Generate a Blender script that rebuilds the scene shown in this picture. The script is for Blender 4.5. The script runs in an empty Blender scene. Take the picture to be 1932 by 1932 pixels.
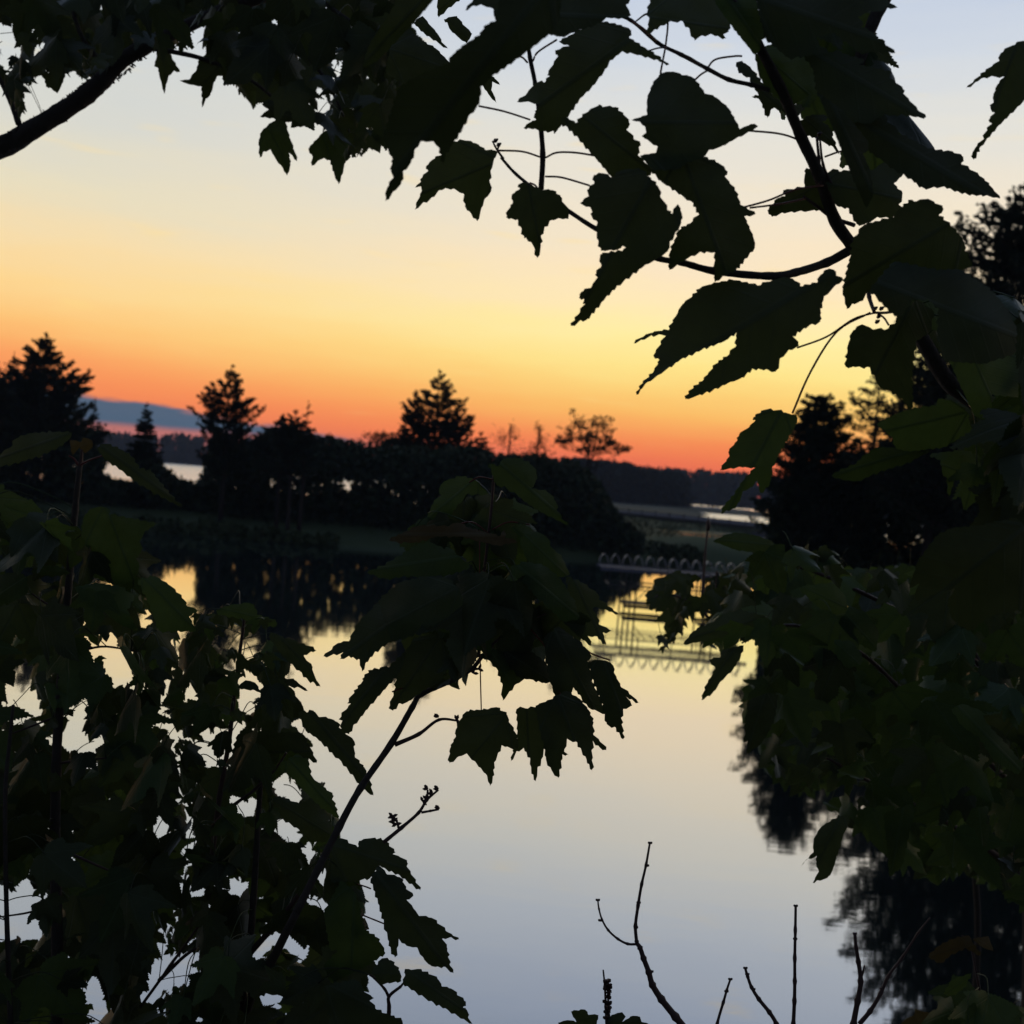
import bpy, bmesh, math, random
import numpy as np
from mathutils import Vector, Matrix
from mathutils.geometry import delaunay_2d_cdt

S = bpy.context.scene
C = S.collection
rad = math.radians

# ---------------------------------------------------------------- camera
F = 2071.0                       # focal length in reference pixels (1932 wide frame)
CAMZ = 5.0
cam_d = bpy.data.cameras.new('camera')
cam = bpy.data.objects.new('camera', cam_d)
C.objects.link(cam)
CAM_ROT = Matrix.Rotation(rad(90 - 1.5), 3, 'X') @ Matrix.Rotation(rad(4.5), 3, 'Z')
cam.matrix_world = Matrix.Translation((0, 0, CAMZ)) @ CAM_ROT.to_4x4()
cam_d.sensor_width = 36
cam_d.sensor_fit = 'HORIZONTAL'
cam_d.lens = 36 * F / 1932
cam_d.clip_start = 0.02
cam_d.clip_end = 8000
cam_d.dof.use_dof = True
cam_d.dof.focus_distance = 1.3
cam_d.dof.aperture_fstop = 8.8
S.camera = cam

# ---------------------------------------------------------------- colour management, world
S.view_settings.view_transform = 'Standard'
S.view_settings.look = 'None'
S.view_settings.exposure = 0
S.view_settings.gamma = 1
S.cycles.max_bounces = 6
S.cycles.transparent_max_bounces = 8
S.cycles.use_denoising = True


def lin(r, g, b):
    f = lambda c: ((c / 255 + .055) / 1.055) ** 2.4 if c > 10 else c / 255 / 12.92
    return (f(r), f(g), f(b), 1)


W = bpy.data.worlds.new('World')
S.world = W
W.use_nodes = True
nt = W.node_tree
for n in list(nt.nodes):
    nt.nodes.remove(n)


class NB:
    """tiny helper to write node maths"""
    def __init__(s, tree):
        s.t = tree

    def new(s, k, **kw):
        n = s.t.nodes.new(k)
        for a, b in kw.items():
            setattr(n, a, b)
        return n

    def put(s, sock, v):
        if isinstance(v, (int, float)):
            sock.default_value = v
        elif isinstance(v, (tuple, list)):
            sock.default_value = v
        else:
            s.t.links.new(v, sock)

    def m(s, op, a, b=None, c=None, clamp=False):
        n = s.new('ShaderNodeMath', operation=op, use_clamp=clamp)
        for i, v in enumerate((a, b, c)):
            if v is not None:
                s.put(n.inputs[i], v)
        return n.outputs[0]

    def ss(s, v, lo, hi, a=0.0, b=1.0, kind='SMOOTHSTEP'):
        n = s.new('ShaderNodeMapRange', interpolation_type=kind)
        s.put(n.inputs[0], v)
        for i, x in enumerate((lo, hi, a, b)):
            s.put(n.inputs[i + 1], x)
        return n.outputs[0]

    def mix(s, f, a, b, blend='MIX'):
        n = s.new('ShaderNodeMix', data_type='RGBA', blend_type=blend)
        s.put(n.inputs[0], f)
        s.put(n.inputs[6], a)
        s.put(n.inputs[7], b)
        return n.outputs[2]

    def ramp(s, f, stops):
        n = s.new('ShaderNodeValToRGB')
        s.put(n.inputs[0], f)
        e = n.color_ramp.elements
        e[0].position, e[0].color = stops[0]
        e[1].position, e[1].color = stops[-1]
        for p, c in stops[1:-1]:
            x = e.new(p)
            x.color = c
        return n.outputs[0]

    def noise(s, vec, scale, detail=3, rough=.5):
        n = s.new('ShaderNodeTexNoise')
        if vec is not None:
            s.put(n.inputs['Vector'], vec)
        n.inputs['Scale'].default_value = scale
        n.inputs['Detail'].default_value = detail
        n.inputs['Roughness'].default_value = rough
        return n.outputs[0]


b = NB(nt)
tc = b.new('ShaderNodeTexCoord')
sep = b.new('ShaderNodeSeparateXYZ')
nt.links.new(tc.outputs['Generated'], sep.inputs[0])
X, Y, Z = sep.outputs
hor = b.m('SQRT', b.m('ADD', b.m('MULTIPLY', X, X), b.m('MULTIPLY', Y, Y)))
el = b.m('DIVIDE', Z, b.m('MAXIMUM', hor, .001))            # tangent of the elevation
az = b.m('ARCTAN2', X, Y)                                   # 0 = straight ahead, negative = left
comb = b.new('ShaderNodeCombineXYZ')
nt.links.new(b.m('MULTIPLY', az, 2.2), comb.inputs[0])
nt.links.new(b.m('MULTIPLY', el, 14), comb.inputs[1])
st = b.noise(comb.outputs[0], 2.0, 5, .6)
el2 = b.m('ADD', el, b.m('MULTIPLY', b.m('SUBTRACT', st, .5), b.ss(el, .0, .25, .012, .06)))
fac = b.m('DIVIDE', el2, 1.0, clamp=True)
R_STOPS = [(0, (236, 100, 76)), (.014, (255, 110, 74)), (.03, (255, 122, 76)), (.045, (255, 140, 80)), (.058, (255, 166, 90)), (.0715, (255, 190, 100)), (.094, (255, 212, 120)), (.115, (255, 230, 140)), (.142, (255, 238, 163)),
           (.168, (255, 233, 180)), (.20, (250, 228, 192)), (.26, (238, 226, 204)), (.33, (224, 222, 214)), (.39, (206, 213, 222)), (.48, (186, 199, 221)), (.60, (160, 178, 206)), (1.0, (110, 132, 170))]
L_STOPS = [(0, (190, 124, 124)), (.02, (206, 124, 116)), (.036, (252, 134, 84)), (.055, (255, 146, 86)), (.069, (255, 157, 92)), (.087, (255, 180, 105)), (.105, (255, 198, 120)),
           (.136, (253, 214, 145)), (.172, (245, 219, 170)), (.214, (229, 219, 190)), (.275, (213, 213, 204)), (.34, (204, 209, 210)), (.42, (194, 202, 212)), (.50, (182, 194, 212)), (.60, (160, 176, 204)), (1.0, (108, 130, 168))]
cr = b.ramp(fac, [(p, lin(*c)) for p, c in R_STOPS])
cl = b.ramp(fac, [(p, lin(*c)) for p, c in L_STOPS])
sky = b.mix(b.ss(az, -.45, .18), cl, cr)
# slate cloud bank low on the left
nz = b.noise(comb.outputs[0], 6.0, 4, .55)
up = b.m('ADD', b.ss(az, -.40, -.10, .049, .0265, 'LINEAR'), b.m('MULTIPLY', b.m('SUBTRACT', nz, .5), .022))
lo = b.m('ADD', b.ss(az, -.40, -.12, .021, .0235, 'LINEAR'), b.m('MULTIPLY', b.m('SUBTRACT', st, .5), .008))
cm = b.m('MULTIPLY', b.ss(b.m('SUBTRACT', up, el), -.001, .0045), b.ss(b.m('SUBTRACT', el, lo), -.003, .005))
cm = b.m('MULTIPLY', cm, b.ss(az, -.10, -.16))
cm = b.m('MULTIPLY', cm, b.ss(Y, 0, .2))
sky = b.mix(b.m('MULTIPLY', cm, .95), sky, lin(52, 98, 124))
# thin glowing streaks
st2 = b.ss(b.noise(comb.outputs[0], 5.0, 2, .4), .62, .78)
sky = b.mix(b.m('MULTIPLY', b.m('MULTIPLY', st2, .3), b.ss(el, .03, .08)), sky, lin(255, 222, 140))
# the sky behind the camera is the dark eastern side of dusk
back = b.ss(Y, -.05, .62)
east = b.ramp(b.m('MULTIPLY', el, 1, clamp=True), [(0, lin(50, 55, 70)), (.3, lin(60, 68, 84)), (1, lin(76, 88, 112))])
sky = b.mix(back, east, sky)
sky = b.mix(b.ss(el, -.02, 0), lin(60, 62, 70), sky)
bg = b.new('ShaderNodeBackground')
nt.links.new(sky, bg.inputs[0])
bg.inputs[1].default_value = 1.06
ns = b.new('ShaderNodeTexSky', sky_type='NISHITA')
ns.sun_disc = False
ns.sun_elevation = rad(-1.5)
ns.sun_rotation = rad(14)
bg2 = b.new('ShaderNodeBackground')
nt.links.new(ns.outputs[0], bg2.inputs[0])
bg2.inputs[1].default_value = .004
add = b.new('ShaderNodeAddShader')
nt.links.new(bg.outputs[0], add.inputs[0])
nt.links.new(bg2.outputs[0], add.inputs[1])
wo = b.new('ShaderNodeOutputWorld')
nt.links.new(add.outputs[0], wo.inputs[0])

# ---------------------------------------------------------------- last glow of the set sun
sl = bpy.data.lights.new('sun', 'SUN')
sl.energy = .12
sl.angle = rad(4)
sl.color = (1, .55, .3)
so = bpy.data.objects.new('sun', sl)
C.objects.link(so)
so.rotation_euler = (rad(88.5), 0, rad(180 - 14))


# ---------------------------------------------------------------- projection helpers
def P(u, v, D):
    """point seen at reference pixel (u, v), D metres in front of the camera"""
    return Vector((0, 0, CAMZ)) + CAM_ROT @ Vector(((u - 966) / F * D, -(v - 966) / F * D, -D))


def ray(u, v, Yw):
    d = CAM_ROT @ Vector(((u - 966) / F, -(v - 966) / F, -1))
    return Vector((0, 0, CAMZ)) + d * (Yw / d.y)


def ray_np(u, v, Yw):
    R_ = np.array(CAM_ROT)
    d = np.stack([(u - 966) / F, -(v - 966) / F, -np.ones(len(u))], 1) @ R_.T
    return np.array([0, 0, CAMZ]) + d * (Yw / d[:, 1])[:, None]


MI = np.array(CAM_ROT.transposed())


def proj(pts):
    q = (np.asarray(pts) - np.array([0, 0, CAMZ])) @ MI.T
    return np.stack([966 + F * q[:, 0] / -q[:, 2], 966 - F * q[:, 1] / -q[:, 2]], 1)


def T(i, j, pts):
    return [(i * 644 + x / 3, j * 644 + y / 3) for x, y in pts]


# ---------------------------------------------------------------- materials
def mat(name, base, rough=.7, spec=.3, var=.25, scale=8, trans=0, tcol=None, bump=0):
    m_ = bpy.data.materials.new(name)
    m_.use_nodes = True
    t = m_.node_tree
    q = NB(t)
    bs = t.nodes['Principled BSDF']
    bs.inputs['Roughness'].default_value = rough
    bs.inputs['Specular IOR Level'].default_value = spec
    tcn = q.new('ShaderNodeTexCoord')
    n1 = q.noise(tcn.outputs['Object'], scale, 5, .6)
    geo = q.new('ShaderNodeNewGeometry')
    f = q.m('ADD', q.m('MULTIPLY', n1, .6), q.m('MULTIPLY', geo.outputs['Random Per Island'], .5))
    a = tuple(c * (1 - var) for c in base) + (1,)
    z = tuple(min(1, c * (1 + var)) for c in base) + (1,)
    col = q.mix(f, a, z)
    t.links.new(col, bs.inputs['Base Color'])
    if bump:
        bn = q.new('ShaderNodeBump')
        bn.inputs['Strength'].default_value = bump
        bn.inputs['Distance'].default_value = .01
        t.links.new(n1, bn.inputs['Height'])
        t.links.new(bn.outputs[0], bs.inputs['Normal'])
    if trans:
        tr = q.new('ShaderNodeBsdfTranslucent')
        c2 = q.mix(f, tuple(c * .5 for c in tcol) + (1,), tuple(c * 1.5 for c in tcol) + (1,))
        t.links.new(c2, tr.inputs[0])
        ms = q.new('ShaderNodeMixShader')
        ms.inputs[0].default_value = trans
        t.links.new(bs.outputs[0], ms.inputs[1])
        t.links.new(tr.outputs[0], ms.inputs[2])
        t.links.new(ms.outputs[0], t.nodes['Material Output'].inputs[0])
    return m_


def leaf_mat(name, base, tcol, trans, rough=.42):
    """maple leaf: veins read from the leaf's own coordinates, paler underside, translucency"""
    m_ = bpy.data.materials.new(name)
    m_.use_nodes = True
    t = m_.node_tree
    q = NB(t)
    bs = t.nodes['Principled BSDF']
    bs.inputs['Roughness'].default_value = rough
    bs.inputs['Specular IOR Level'].default_value = .16
    at = q.new('ShaderNodeAttribute', attribute_name='leafco')
    sp = q.new('ShaderNodeSeparateXYZ')
    t.links.new(at.outputs['Vector'], sp.inputs[0])
    x, y, rnd = sp.outputs
    ax = q.m('ABSOLUTE', x)
    mid = q.ss(ax, .006, .022, 1, 0)
    side = q.m('ABSOLUTE', q.m('SUBTRACT', q.m('MULTIPLY', ax, .95), y))
    side = q.ss(side, .006, .02, 1, 0)
    lat = q.m('ABSOLUTE', q.m('SUBTRACT', q.m('FRACT', q.m('MULTIPLY', q.m('SUBTRACT', y, q.m('MULTIPLY', ax, .8)), 9)), .5))
    lat = q.ss(lat, .02, .09, .3, 0)
    vein = q.m('MAXIMUM', q.m('MAXIMUM', mid, side), lat)
    n1 = q.noise(at.outputs['Vector'], 7, 4, .6)
    f = q.m('ADD', q.m('MULTIPLY', n1, .5), q.m('MULTIPLY', rnd, .6))
    col = q.mix(f, tuple(c * .55 for c in base) + (1,), tuple(c * 1.5 for c in base) + (1,))
    col = q.mix(q.m('MULTIPLY', vein, .35), col, tuple(c * 2.4 + .01 for c in base) + (1,))
    t.links.new(col, bs.inputs['Base Color'])
    bn = q.new('ShaderNodeBump')
    bn.inputs['Strength'].default_value = .3
    bn.inputs['Distance'].default_value = .0015
    t.links.new(q.m('SUBTRACT', n1, vein), bn.inputs['Height'])
    t.links.new(bn.outputs[0], bs.inputs['Normal'])
    tr = q.new('ShaderNodeBsdfTranslucent')
    c2 = q.mix(f, tuple(c * .4 for c in tcol) + (1,), tuple(c * 1.6 for c in tcol) + (1,))
    c2 = q.mix(q.m('MULTIPLY', vein, .6), c2, (.004, .004, .002, 1))
    t.links.new(c2, tr.inputs[0])
    ms = q.new('ShaderNodeMixShader')
    ms.inputs[0].default_value = trans
    t.links.new(bs.outputs[0], ms.inputs[1])
    t.links.new(tr.outputs[0], ms.inputs[2])
    t.links.new(ms.outputs[0], t.nodes['Material Output'].inputs[0])
    return m_


M_LEAF = leaf_mat('maple_leaf', (.040, .052, .026), (.042, .056, .012), .32)
M_LEAF_G = leaf_mat('maple_leaf_green', (.046, .074, .028), (.055, .085, .014), .34, .36)
M_LEAF_Y = leaf_mat('maple_leaf_young', (.07, .058, .028), (.07, .05, .014), .30)
M_BARK = mat('bark', (.05, .042, .034), .85, .2, .4, 60, bump=.6)
M_TWIG = mat('twig_bark', (.06, .035, .028), .6, .3, .4, 80)
M_PETIOLE = mat('petiole', (.12, .03, .02), .5, .3, .3, 40)
M_NEEDLE = mat('needles', (.030, .042, .026), .8, .15, .4, 2)
M_BUSHLEAF = mat('bush_leaves', (.035, .050, .026), .8, .15, .5, .6)
M_TRUNK = mat('pine_bark', (.045, .036, .030), .9, .15, .4, 6)
M_GRASS = mat('meadow_grass', (.050, .065, .030), .9, .1, .5, .25)
M_SOIL = mat('ground_soil', (.050, .052, .034), .95, .1, .5, .35)
M_FAR = mat('far_forest', (.040, .052, .040), .9, .1, .4, .05)
M_WOOD = mat('weathered_wood', (.12, .12, .15), .6, .3, .15, 3)
M_METAL = mat('galvanised_frame', (.30, .31, .33), .35, .5, .15, 6)
M_HOOP = mat('grey_hoop', (.24, .24, .26), .4, .4, .2, 6)
M_FRAME = mat('dark_steel_frame', (.05, .045, .04), .5, .3, .2, 6)
M_DARKW = mat('dark_timber', (.07, .065, .06), .8, .2, .3, 4)
M_WALL = mat('pale_stone', (.085, .088, .10), 1.0, .0, .25, .8)
M_REED = mat('reeds', (.055, .05, .03), .9, .1, .4, 3)


# ---------------------------------------------------------------- object helpers
def tag(o, label=None, cat=None, group=None, kind=None):
    for k, v in (('label', label), ('category', cat), ('group', group), ('kind', kind)):
        if v:
            o[k] = v
    return o


def empty(name, loc):
    o = bpy.data.objects.new(name, None)
    o.empty_display_size = .1
    C.objects.link(o)
    o.location = loc
    return o


class MB:
    """collects geometry in world space, builds one mesh"""
    def __init__(s):
        s.v, s.f, s.co = [], [], []

    def add(s, vs, fs, co=None):
        o = len(s.v)
        s.v += [tuple(x) for x in vs]
        s.f += [tuple(i + o for i in f) for f in fs]
        s.co += co if co else [(0, 0, 0)] * len(vs)

    def tube(s, pts, rs, n=6, cap=True):
        pts = [Vector(p) for p in pts]
        vs, fs = [], []
        up = Vector((.3, .2, 1)).normalized()
        for i, p in enumerate(pts):
            d = (pts[min(i + 1, len(pts) - 1)] - pts[max(i - 1, 0)])
            d = d.normalized() if d.length > 1e-9 else Vector((0, 0, 1))
            a = d.cross(up)
            if a.length < .05:
                a = d.cross(Vector((1, 0, 0)))
            a.normalize()
            c = d.cross(a)
            r = rs[i] if isinstance(rs, (list, tuple)) else rs
            for k in range(n):
                t = 2 * math.pi * k / n
                vs.append(p + a * (math.cos(t) * r) + c * (math.sin(t) * r))
        for i in range(len(pts) - 1):
            for k in range(n):
                fs.append((i * n + k, i * n + (k + 1) % n, (i + 1) * n + (k + 1) % n, (i + 1) * n + k))
        if cap:
            fs.append(tuple(range(n))[::-1])
            fs.append(tuple((len(pts) - 1) * n + k for k in range(n)))
        s.add(vs, fs)

    def box(s, c, dx, dy, dz, ax=None):
        c = Vector(c)
        if ax is None:
            ax = (Vector((1, 0, 0)), Vector((0, 1, 0)), Vector((0, 0, 1)))
        vs = [c + ax[0] * (dx * i / 2) + ax[1] * (dy * j / 2) + ax[2] * (dz * k / 2) for i in (-1, 1) for j in (-1, 1) for k in (-1, 1)]
        s.add(vs, [(0, 1, 3, 2), (4, 6, 7, 5), (0, 4, 5, 1), (2, 3, 7, 6), (0, 2, 6, 4), (1, 5, 7, 3)])

    def build(s, name, m_, parent=None, smooth=False):
        me = bpy.data.meshes.new(name)
        org = Vector(parent.location) if parent else Vector((0, 0, 0))
        if parent and parent.parent:
            org += Vector(parent.parent.location)
        vv = [(x - org.x, y - org.y, z - org.z) for x, y, z in s.v]
        me.from_pydata(vv, [], s.f)
        me.materials.append(m_)
        if any(c != (0, 0, 0) for c in s.co):
            at = me.attributes.new('leafco', 'FLOAT_VECTOR', 'POINT')
            at.data.foreach_set('vector', [q for c in s.co for q in c])
        if smooth:
            me.polygons.foreach_set('use_smooth', [True] * len(me.polygons))
        me.update()
        o = bpy.data.objects.new(name, me)
        C.objects.link(o)
        if parent:
            o.parent = parent
        return o


def spline(pts, k=5):
    """Catmull-Rom through points (tuples of any dimension)"""
    p = [np.array(x, float) for x in pts]
    if len(p) < 3:
        return [tuple(p[0] + (p[1] - p[0]) * i / k) for i in range(k + 1)]
    p = [2 * p[0] - p[1]] + p + [2 * p[-1] - p[-2]]
    out = []
    for i in range(1, len(p) - 2):
        for j in range(k):
            t = j / k
            out.append(tuple(.5 * ((2 * p[i]) + (-p[i - 1] + p[i + 1]) * t + (2 * p[i - 1] - 5 * p[i] + 4 * p[i + 1] - p[i + 2]) * t * t
                                   + (-p[i - 1] + 3 * p[i] - 3 * p[i + 1] + p[i + 2]) * t ** 3)))
    out.append(tuple(p[-2]))
    return out


# ---------------------------------------------------------------- maple leaves
HALF = [(.00, .0), (.10, -.055), (.20, -.05), (.30, -.01), (.40, .04), (.36, .13), (.42, .22), (.50, .36), (.60, .56), (.50, .53),
        (.40, .47), (.30, .43), (.21, .45), (.20, .52), (.24, .62), (.20, .72), (.13, .85), (.05, .97), (0, 1.06)]


def serrate(poly, amp, step, rng, sharp=.33):
    """walk a closed outline and give it small forward-pointing teeth"""
    out = []
    n = len(poly)
    ar = sum(poly[i][0] * poly[(i + 1) % n][1] - poly[(i + 1) % n][0] * poly[i][1] for i in range(n))
    sg = 1 if ar > 0 else -1
    for i in range(n):
        a, c = np.array(poly[i], float), np.array(poly[(i + 1) % n], float)
        d = c - a
        L = np.hypot(*d)
        out.append(tuple(a))
        k = int(L / step + rng.random() * .6)
        if k < 1 or L < 1e-6:
            continue
        nrm = np.array([d[1], -d[0]]) / L * sg
        for j in range(k):
            am = amp * (.35 + 1.1 * rng.random())
            w_ = 1 / k
            t0 = (j + .08 + .2 * rng.random()) * w_
            a1, a2 = t0 + (.5 + .15 * rng.random()) * w_, t0 + .68 * w_
            if d[1] < 0:
                a1, a2 = t0 + .30 * w_, t0 + .04 * w_
                out.append(tuple(a + d * a2 - nrm * am * .2))
                out.append(tuple(a + d * a1 + nrm * am))
            else:
                a1, a2 = t0 + .45 * w_, t0 + .70 * w_
                out.append(tuple(a + d * a1 + nrm * am))
                out.append(tuple(a + d * a2 - nrm * am * .2))
    return out


def mesh2d(poly, step):
    """triangulate a closed 2-D outline with interior points"""
    P2 = np.array(poly)
    lo_, hi_ = P2.min(0), P2.max(0)
    gx, gy = np.meshgrid(np.arange(lo_[0] + step / 2, hi_[0], step), np.arange(lo_[1] + step / 2, hi_[1], step * .87))
    gx = gx + (np.arange(gx.shape[0]) % 2)[:, None] * step / 2
    g = np.stack([gx.ravel(), gy.ravel()], 1)
    g = g[inside(g, P2)] if len(g) else g
    n = len(P2)
    vs = [Vector(p) for p in P2] + [Vector(p) for p in g]
    r = delaunay_2d_cdt(vs, [(i, (i + 1) % n) for i in range(n)], [], 1, 1e-6)
    return np.array([tuple(v) for v in r[0]]), [tuple(f) for f in r[2]]


def inside(pts, poly):
    x, y = pts[:, 0], pts[:, 1]
    r = np.zeros(len(pts), bool)
    n = len(poly)
    j = n - 1
    for i in range(n):
        xi, yi = poly[i]
        xj, yj = poly[j]
        if yi != yj:
            c = ((yi > y) != (yj > y)) & (x < (xj - xi) * (y - yi) / (yj - yi) + xi)
            r ^= c
        j = i
    return r


RNG = random.Random(7)
TEMPL = []
for k_ in range(6):
    rg = random.Random(100 + k_)
    w = 1 + rg.uniform(-.12, .12)
    R_ = [(x * w * (1 + rg.uniform(-.08, .08)), y + rg.uniform(-.025, .025) * (1 if 0 < i < 18 else 0)) for i, (x, y) in enumerate(HALF)]
    L_ = [(-x * w * (1 + rg.uniform(-.08, .08)), y + rg.uniform(-.025, .025)) for x, y in HALF[1:-1]][::-1]
    ol = serrate(R_ + L_, .020, .055, rg)
    TEMPL.append((np.array(ol),) + mesh2d(ol, .13))


def leaf3d(k, base, tip, nrm, size, fold, curl, rnd, wob=0.0, squash=1.0):
    """place template k: base point, tip direction, normal, size (m); returns verts, faces, coords, outline points"""
    ol, v2, fs = TEMPL[k]
    t = Vector(tip).normalized()
    n = Vector(nrm)
    n = (n - t * n.dot(t)).normalized()
    s = t.cross(n)
    t_, n_, s_ = np.array(t), np.array(n), np.array(s)
    def tr(a):
        x, y = a[:, 0] * squash, a[:, 1]
        z = -fold * np.abs(x) - curl * (y ** 2) - curl * .9 * (np.abs(x) ** 1.8) + wob * np.sin(9 * x + 5 * y + rnd * 20) * .05
        return np.array(base) + size * (x[:, None] * s_ + y[:, None] * t_ + z[:, None] * n_)
    return tr(v2), fs, [(float(a), float(c_), rnd) for a, c_ in v2], tr(ol)


# ---- raster used to keep the leaf masses to the silhouettes of the plants
MS = 2.0
MO = -120
MN = int((1932 + 240) / MS)


def grid_in(poly):
    """boolean raster of one polygon, as (slice rows, slice cols, mask)"""
    p = (np.array(poly, float) - MO) / MS
    x0, y0 = np.maximum(np.floor(p.min(0)).astype(int), 0)
    x1, y1 = np.minimum(np.ceil(p.max(0)).astype(int) + 1, MN)
    if x1 <= x0 or y1 <= y0:
        return None
    gx, gy = np.meshgrid(np.arange(x0, x1) + .5, np.arange(y0, y1) + .5)
    m_ = inside(np.stack([gx.ravel(), gy.ravel()], 1), p).reshape(gx.shape)
    return slice(y0, y1), slice(x0, x1), m_


def raster(polys, gaps=()):
    a = np.zeros((MN, MN), bool)
    for p in polys:
        g = grid_in(p)
        if g:
            a[g[0], g[1]] |= g[2]
    for p in gaps:
        g = grid_in(p)
        if g:
            a[g[0], g[1]] &= ~g[2]
    return a


class Plant:
    def __init__(s, name, base, label, cat, group=None):
        s.root = tag(empty(name, base), label, cat, group)
        s.leaves = []           # (area, MB, material, kind)
        s.stems = []            # sample points for petioles
        s.cov = np.zeros((MN, MN), bool)

    def stem(s, name, pts, w0, w1, m_=M_BARK, knob=0, seed=0, n=7, k=6):
        """pts: (u, v, D); widths in reference pixels at start and end"""
        sp = spline(pts, k)
        rg = random.Random(seed + len(sp))
        ps = [P(*q) for q in sp]
        rs = []
        for i, q in enumerate(sp):
            t = i / (len(sp) - 1)
            r = (w0 + (w1 - w0) * t) * q[2] / F / 2
            if knob and i % k == 0 and 0 < i < len(sp) - 1:
                r *= 1 + knob
            rs.append(r * (1 + rg.uniform(-.05, .05)))
        mb = MB()
        mb.tube(ps, rs, n)
        s.stems += ps
        return mb.build(name, m_, s.root, True)

    def world_stem(s, name, pts, r0, r1, m_=M_BARK, n=10):
        sp = spline(pts, 6)
        mb = MB()
        mb.tube([Vector(q) for q in sp], [r0 + (r1 - r0) * i / (len(sp) - 1) for i in range(len(sp))], n)
        s.stems += [Vector(q) for q in sp]
        return mb.build(name, m_, s.root, True)

    def traced(s, poly, D, tilt=(0, 0), axis=None, fold=.35, teeth=2.2, m_=M_LEAF, seed=0, pet=None, petw=3.0, petm=None):
        """a leaf whose outline is known; laid on a tilted, folded and curled surface D metres away"""
        rg = random.Random(seed + int(poly[0][0] * 7 + poly[0][1]))
        ol = serrate(poly, teeth * 1.15, 15, rg) if teeth else poly
        v2, fs = mesh2d(ol, 14)
        c = np.mean(np.array(poly), 0)
        q = np.array(poly) - c
        if axis is None:
            ev, evec = np.linalg.eigh(q.T @ q)
            a = evec[:, 1]
        else:
            a = np.array(axis, float)
            a /= np.hypot(*a)
        if a[1] < 0:
            a = -a
        pr = np.array([a[1], -a[0]])
        along = (v2 - c) @ a
        acr = (v2 - c) @ pr
        L = max(1.0, np.abs(along).max())
        ph = rg.uniform(0, 6)
        dz = (tilt[0] * acr + tilt[1] * along + fold * np.abs(acr) + .22 * along ** 2 / L
              + .05 * L * np.sin(acr / L * 6 + ph) * np.sin(along / L * 5 + ph)) * D / F
        vs = [P(x, y, D + z) for (x, y), z in zip(v2, dz)]
        rnd = rg.random()
        sc = 2 * L
        co = [(float(x / sc), float((y + L) / sc), rnd) for x, y in zip(acr, along)]
        mb = MB()
        mb.add(vs, fs, co)
        s.leaves.append((1e9, mb, m_, pet, petw, D, petm or M_PETIOLE))
        g = grid_in(poly)
        if g:
            s.cov[g[0], g[1]] |= g[2]

    def fill(s, region, gaps, Dr, size, n, seed=0, m_=M_LEAF, mats=None, tol=.06, droop=1.0, tries=10, stop=.985, lean=(0, 0, 0), petmax=.16, face=.8, avoid=None, petp=.55):
        rg = random.Random(seed)
        allow = raster(region, gaps)
        if avoid is not None:
            allow &= ~avoid
        tot = max(1, allow.sum())
        okpx = allow | s.cov
        made = 0
        rem = np.argwhere(allow & ~s.cov)
        for it in range(n):
            if it % 12 == 0:
                rem = np.argwhere(allow & ~s.cov)
                if len(rem) < tot * (1 - stop):
                    break
            best = None
            for _ in range(tries):
                r_, c_ = rem[rg.randrange(len(rem))]
                u, v = c_ * MS + MO, r_ * MS + MO
                D = rg.uniform(*Dr)
                sz = rg.uniform(*size) * (1 if rg.random() < max(.25, .85 - it / n) else rg.uniform(.4, .75))
                tip = Vector((rg.uniform(-.8, .8) + lean[0], rg.uniform(-.6, .6) + lean[1], -droop * rg.uniform(.35, 1.1) + lean[2])).normalized()
                nr = Vector((rg.uniform(-1, 1), rg.uniform(-1.0, .3) - face, rg.uniform(-.1, 1)))
                mid_ = P(u, v, D)
                base = mid_ - tip * sz * .45
                k = rg.randrange(len(TEMPL))
                rnd = rg.random()
                vs, fs, co, ol = leaf3d(k, base, tip, nr, sz, rg.uniform(.1, .5), rg.uniform(.0, .16), rnd, rg.uniform(0, .7))
                pj = proj(ol)
                g = grid_in(pj)
                if not g or g[2].sum() < 12:
                    continue
                inn = g[2].sum()
                bad = (g[2] & ~okpx[g[0], g[1]]).sum() / inn
                if bad > tol:
                    continue
                new = (g[2] & allow[g[0], g[1]] & ~s.cov[g[0], g[1]]).sum()
                sc = new * (1 - 4 * bad)
                if best is None or sc > best[0]:
                    best = (sc, vs, fs, co, g, inn, base, tip, D, new)
            if best is None or best[9] < 6:
                continue
            sc, vs, fs, co, g, inn, base, tip, D, new = best
            s.cov[g[0], g[1]] |= g[2]
            mb = MB()
            mb.add(vs, fs, co)
            # stalk to the nearest twig
            tgt = None
            if s.stems:
                dd = [(q - base).length for q in s.stems]
                i = min(range(len(dd)), key=dd.__getitem__)
                if dd[i] < petmax:
                    tgt = s.stems[i]
            if tgt is None:
                tgt = base - tip * .03 + Vector((rg.uniform(-.01, .01), rg.uniform(-.01, .01), .012))
            if rg.random() < petp:
                Lp = (base - tgt).length
                m1 = base * .7 + tgt * .3 + Vector((0, 0, Lp * .16)) - tip * Lp * .06
                m2 = base * .3 + tgt * .7 + Vector((0, 0, Lp * .12))
                sp_ = spline([tuple(base + tip * .003), tuple(m1), tuple(m2), tuple(tgt)], 4)
                mb.tube([Vector(q_) for q_ in sp_], .0007, 4)
            mm = m_ if not mats else rg.choices([q[0] for q in mats], [q[1] for q in mats])[0]
            s.leaves.append((inn, mb, mm, None, 0, D, None))
            made += 1
        return made, 1 - (allow & ~s.cov).sum() / tot

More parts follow.
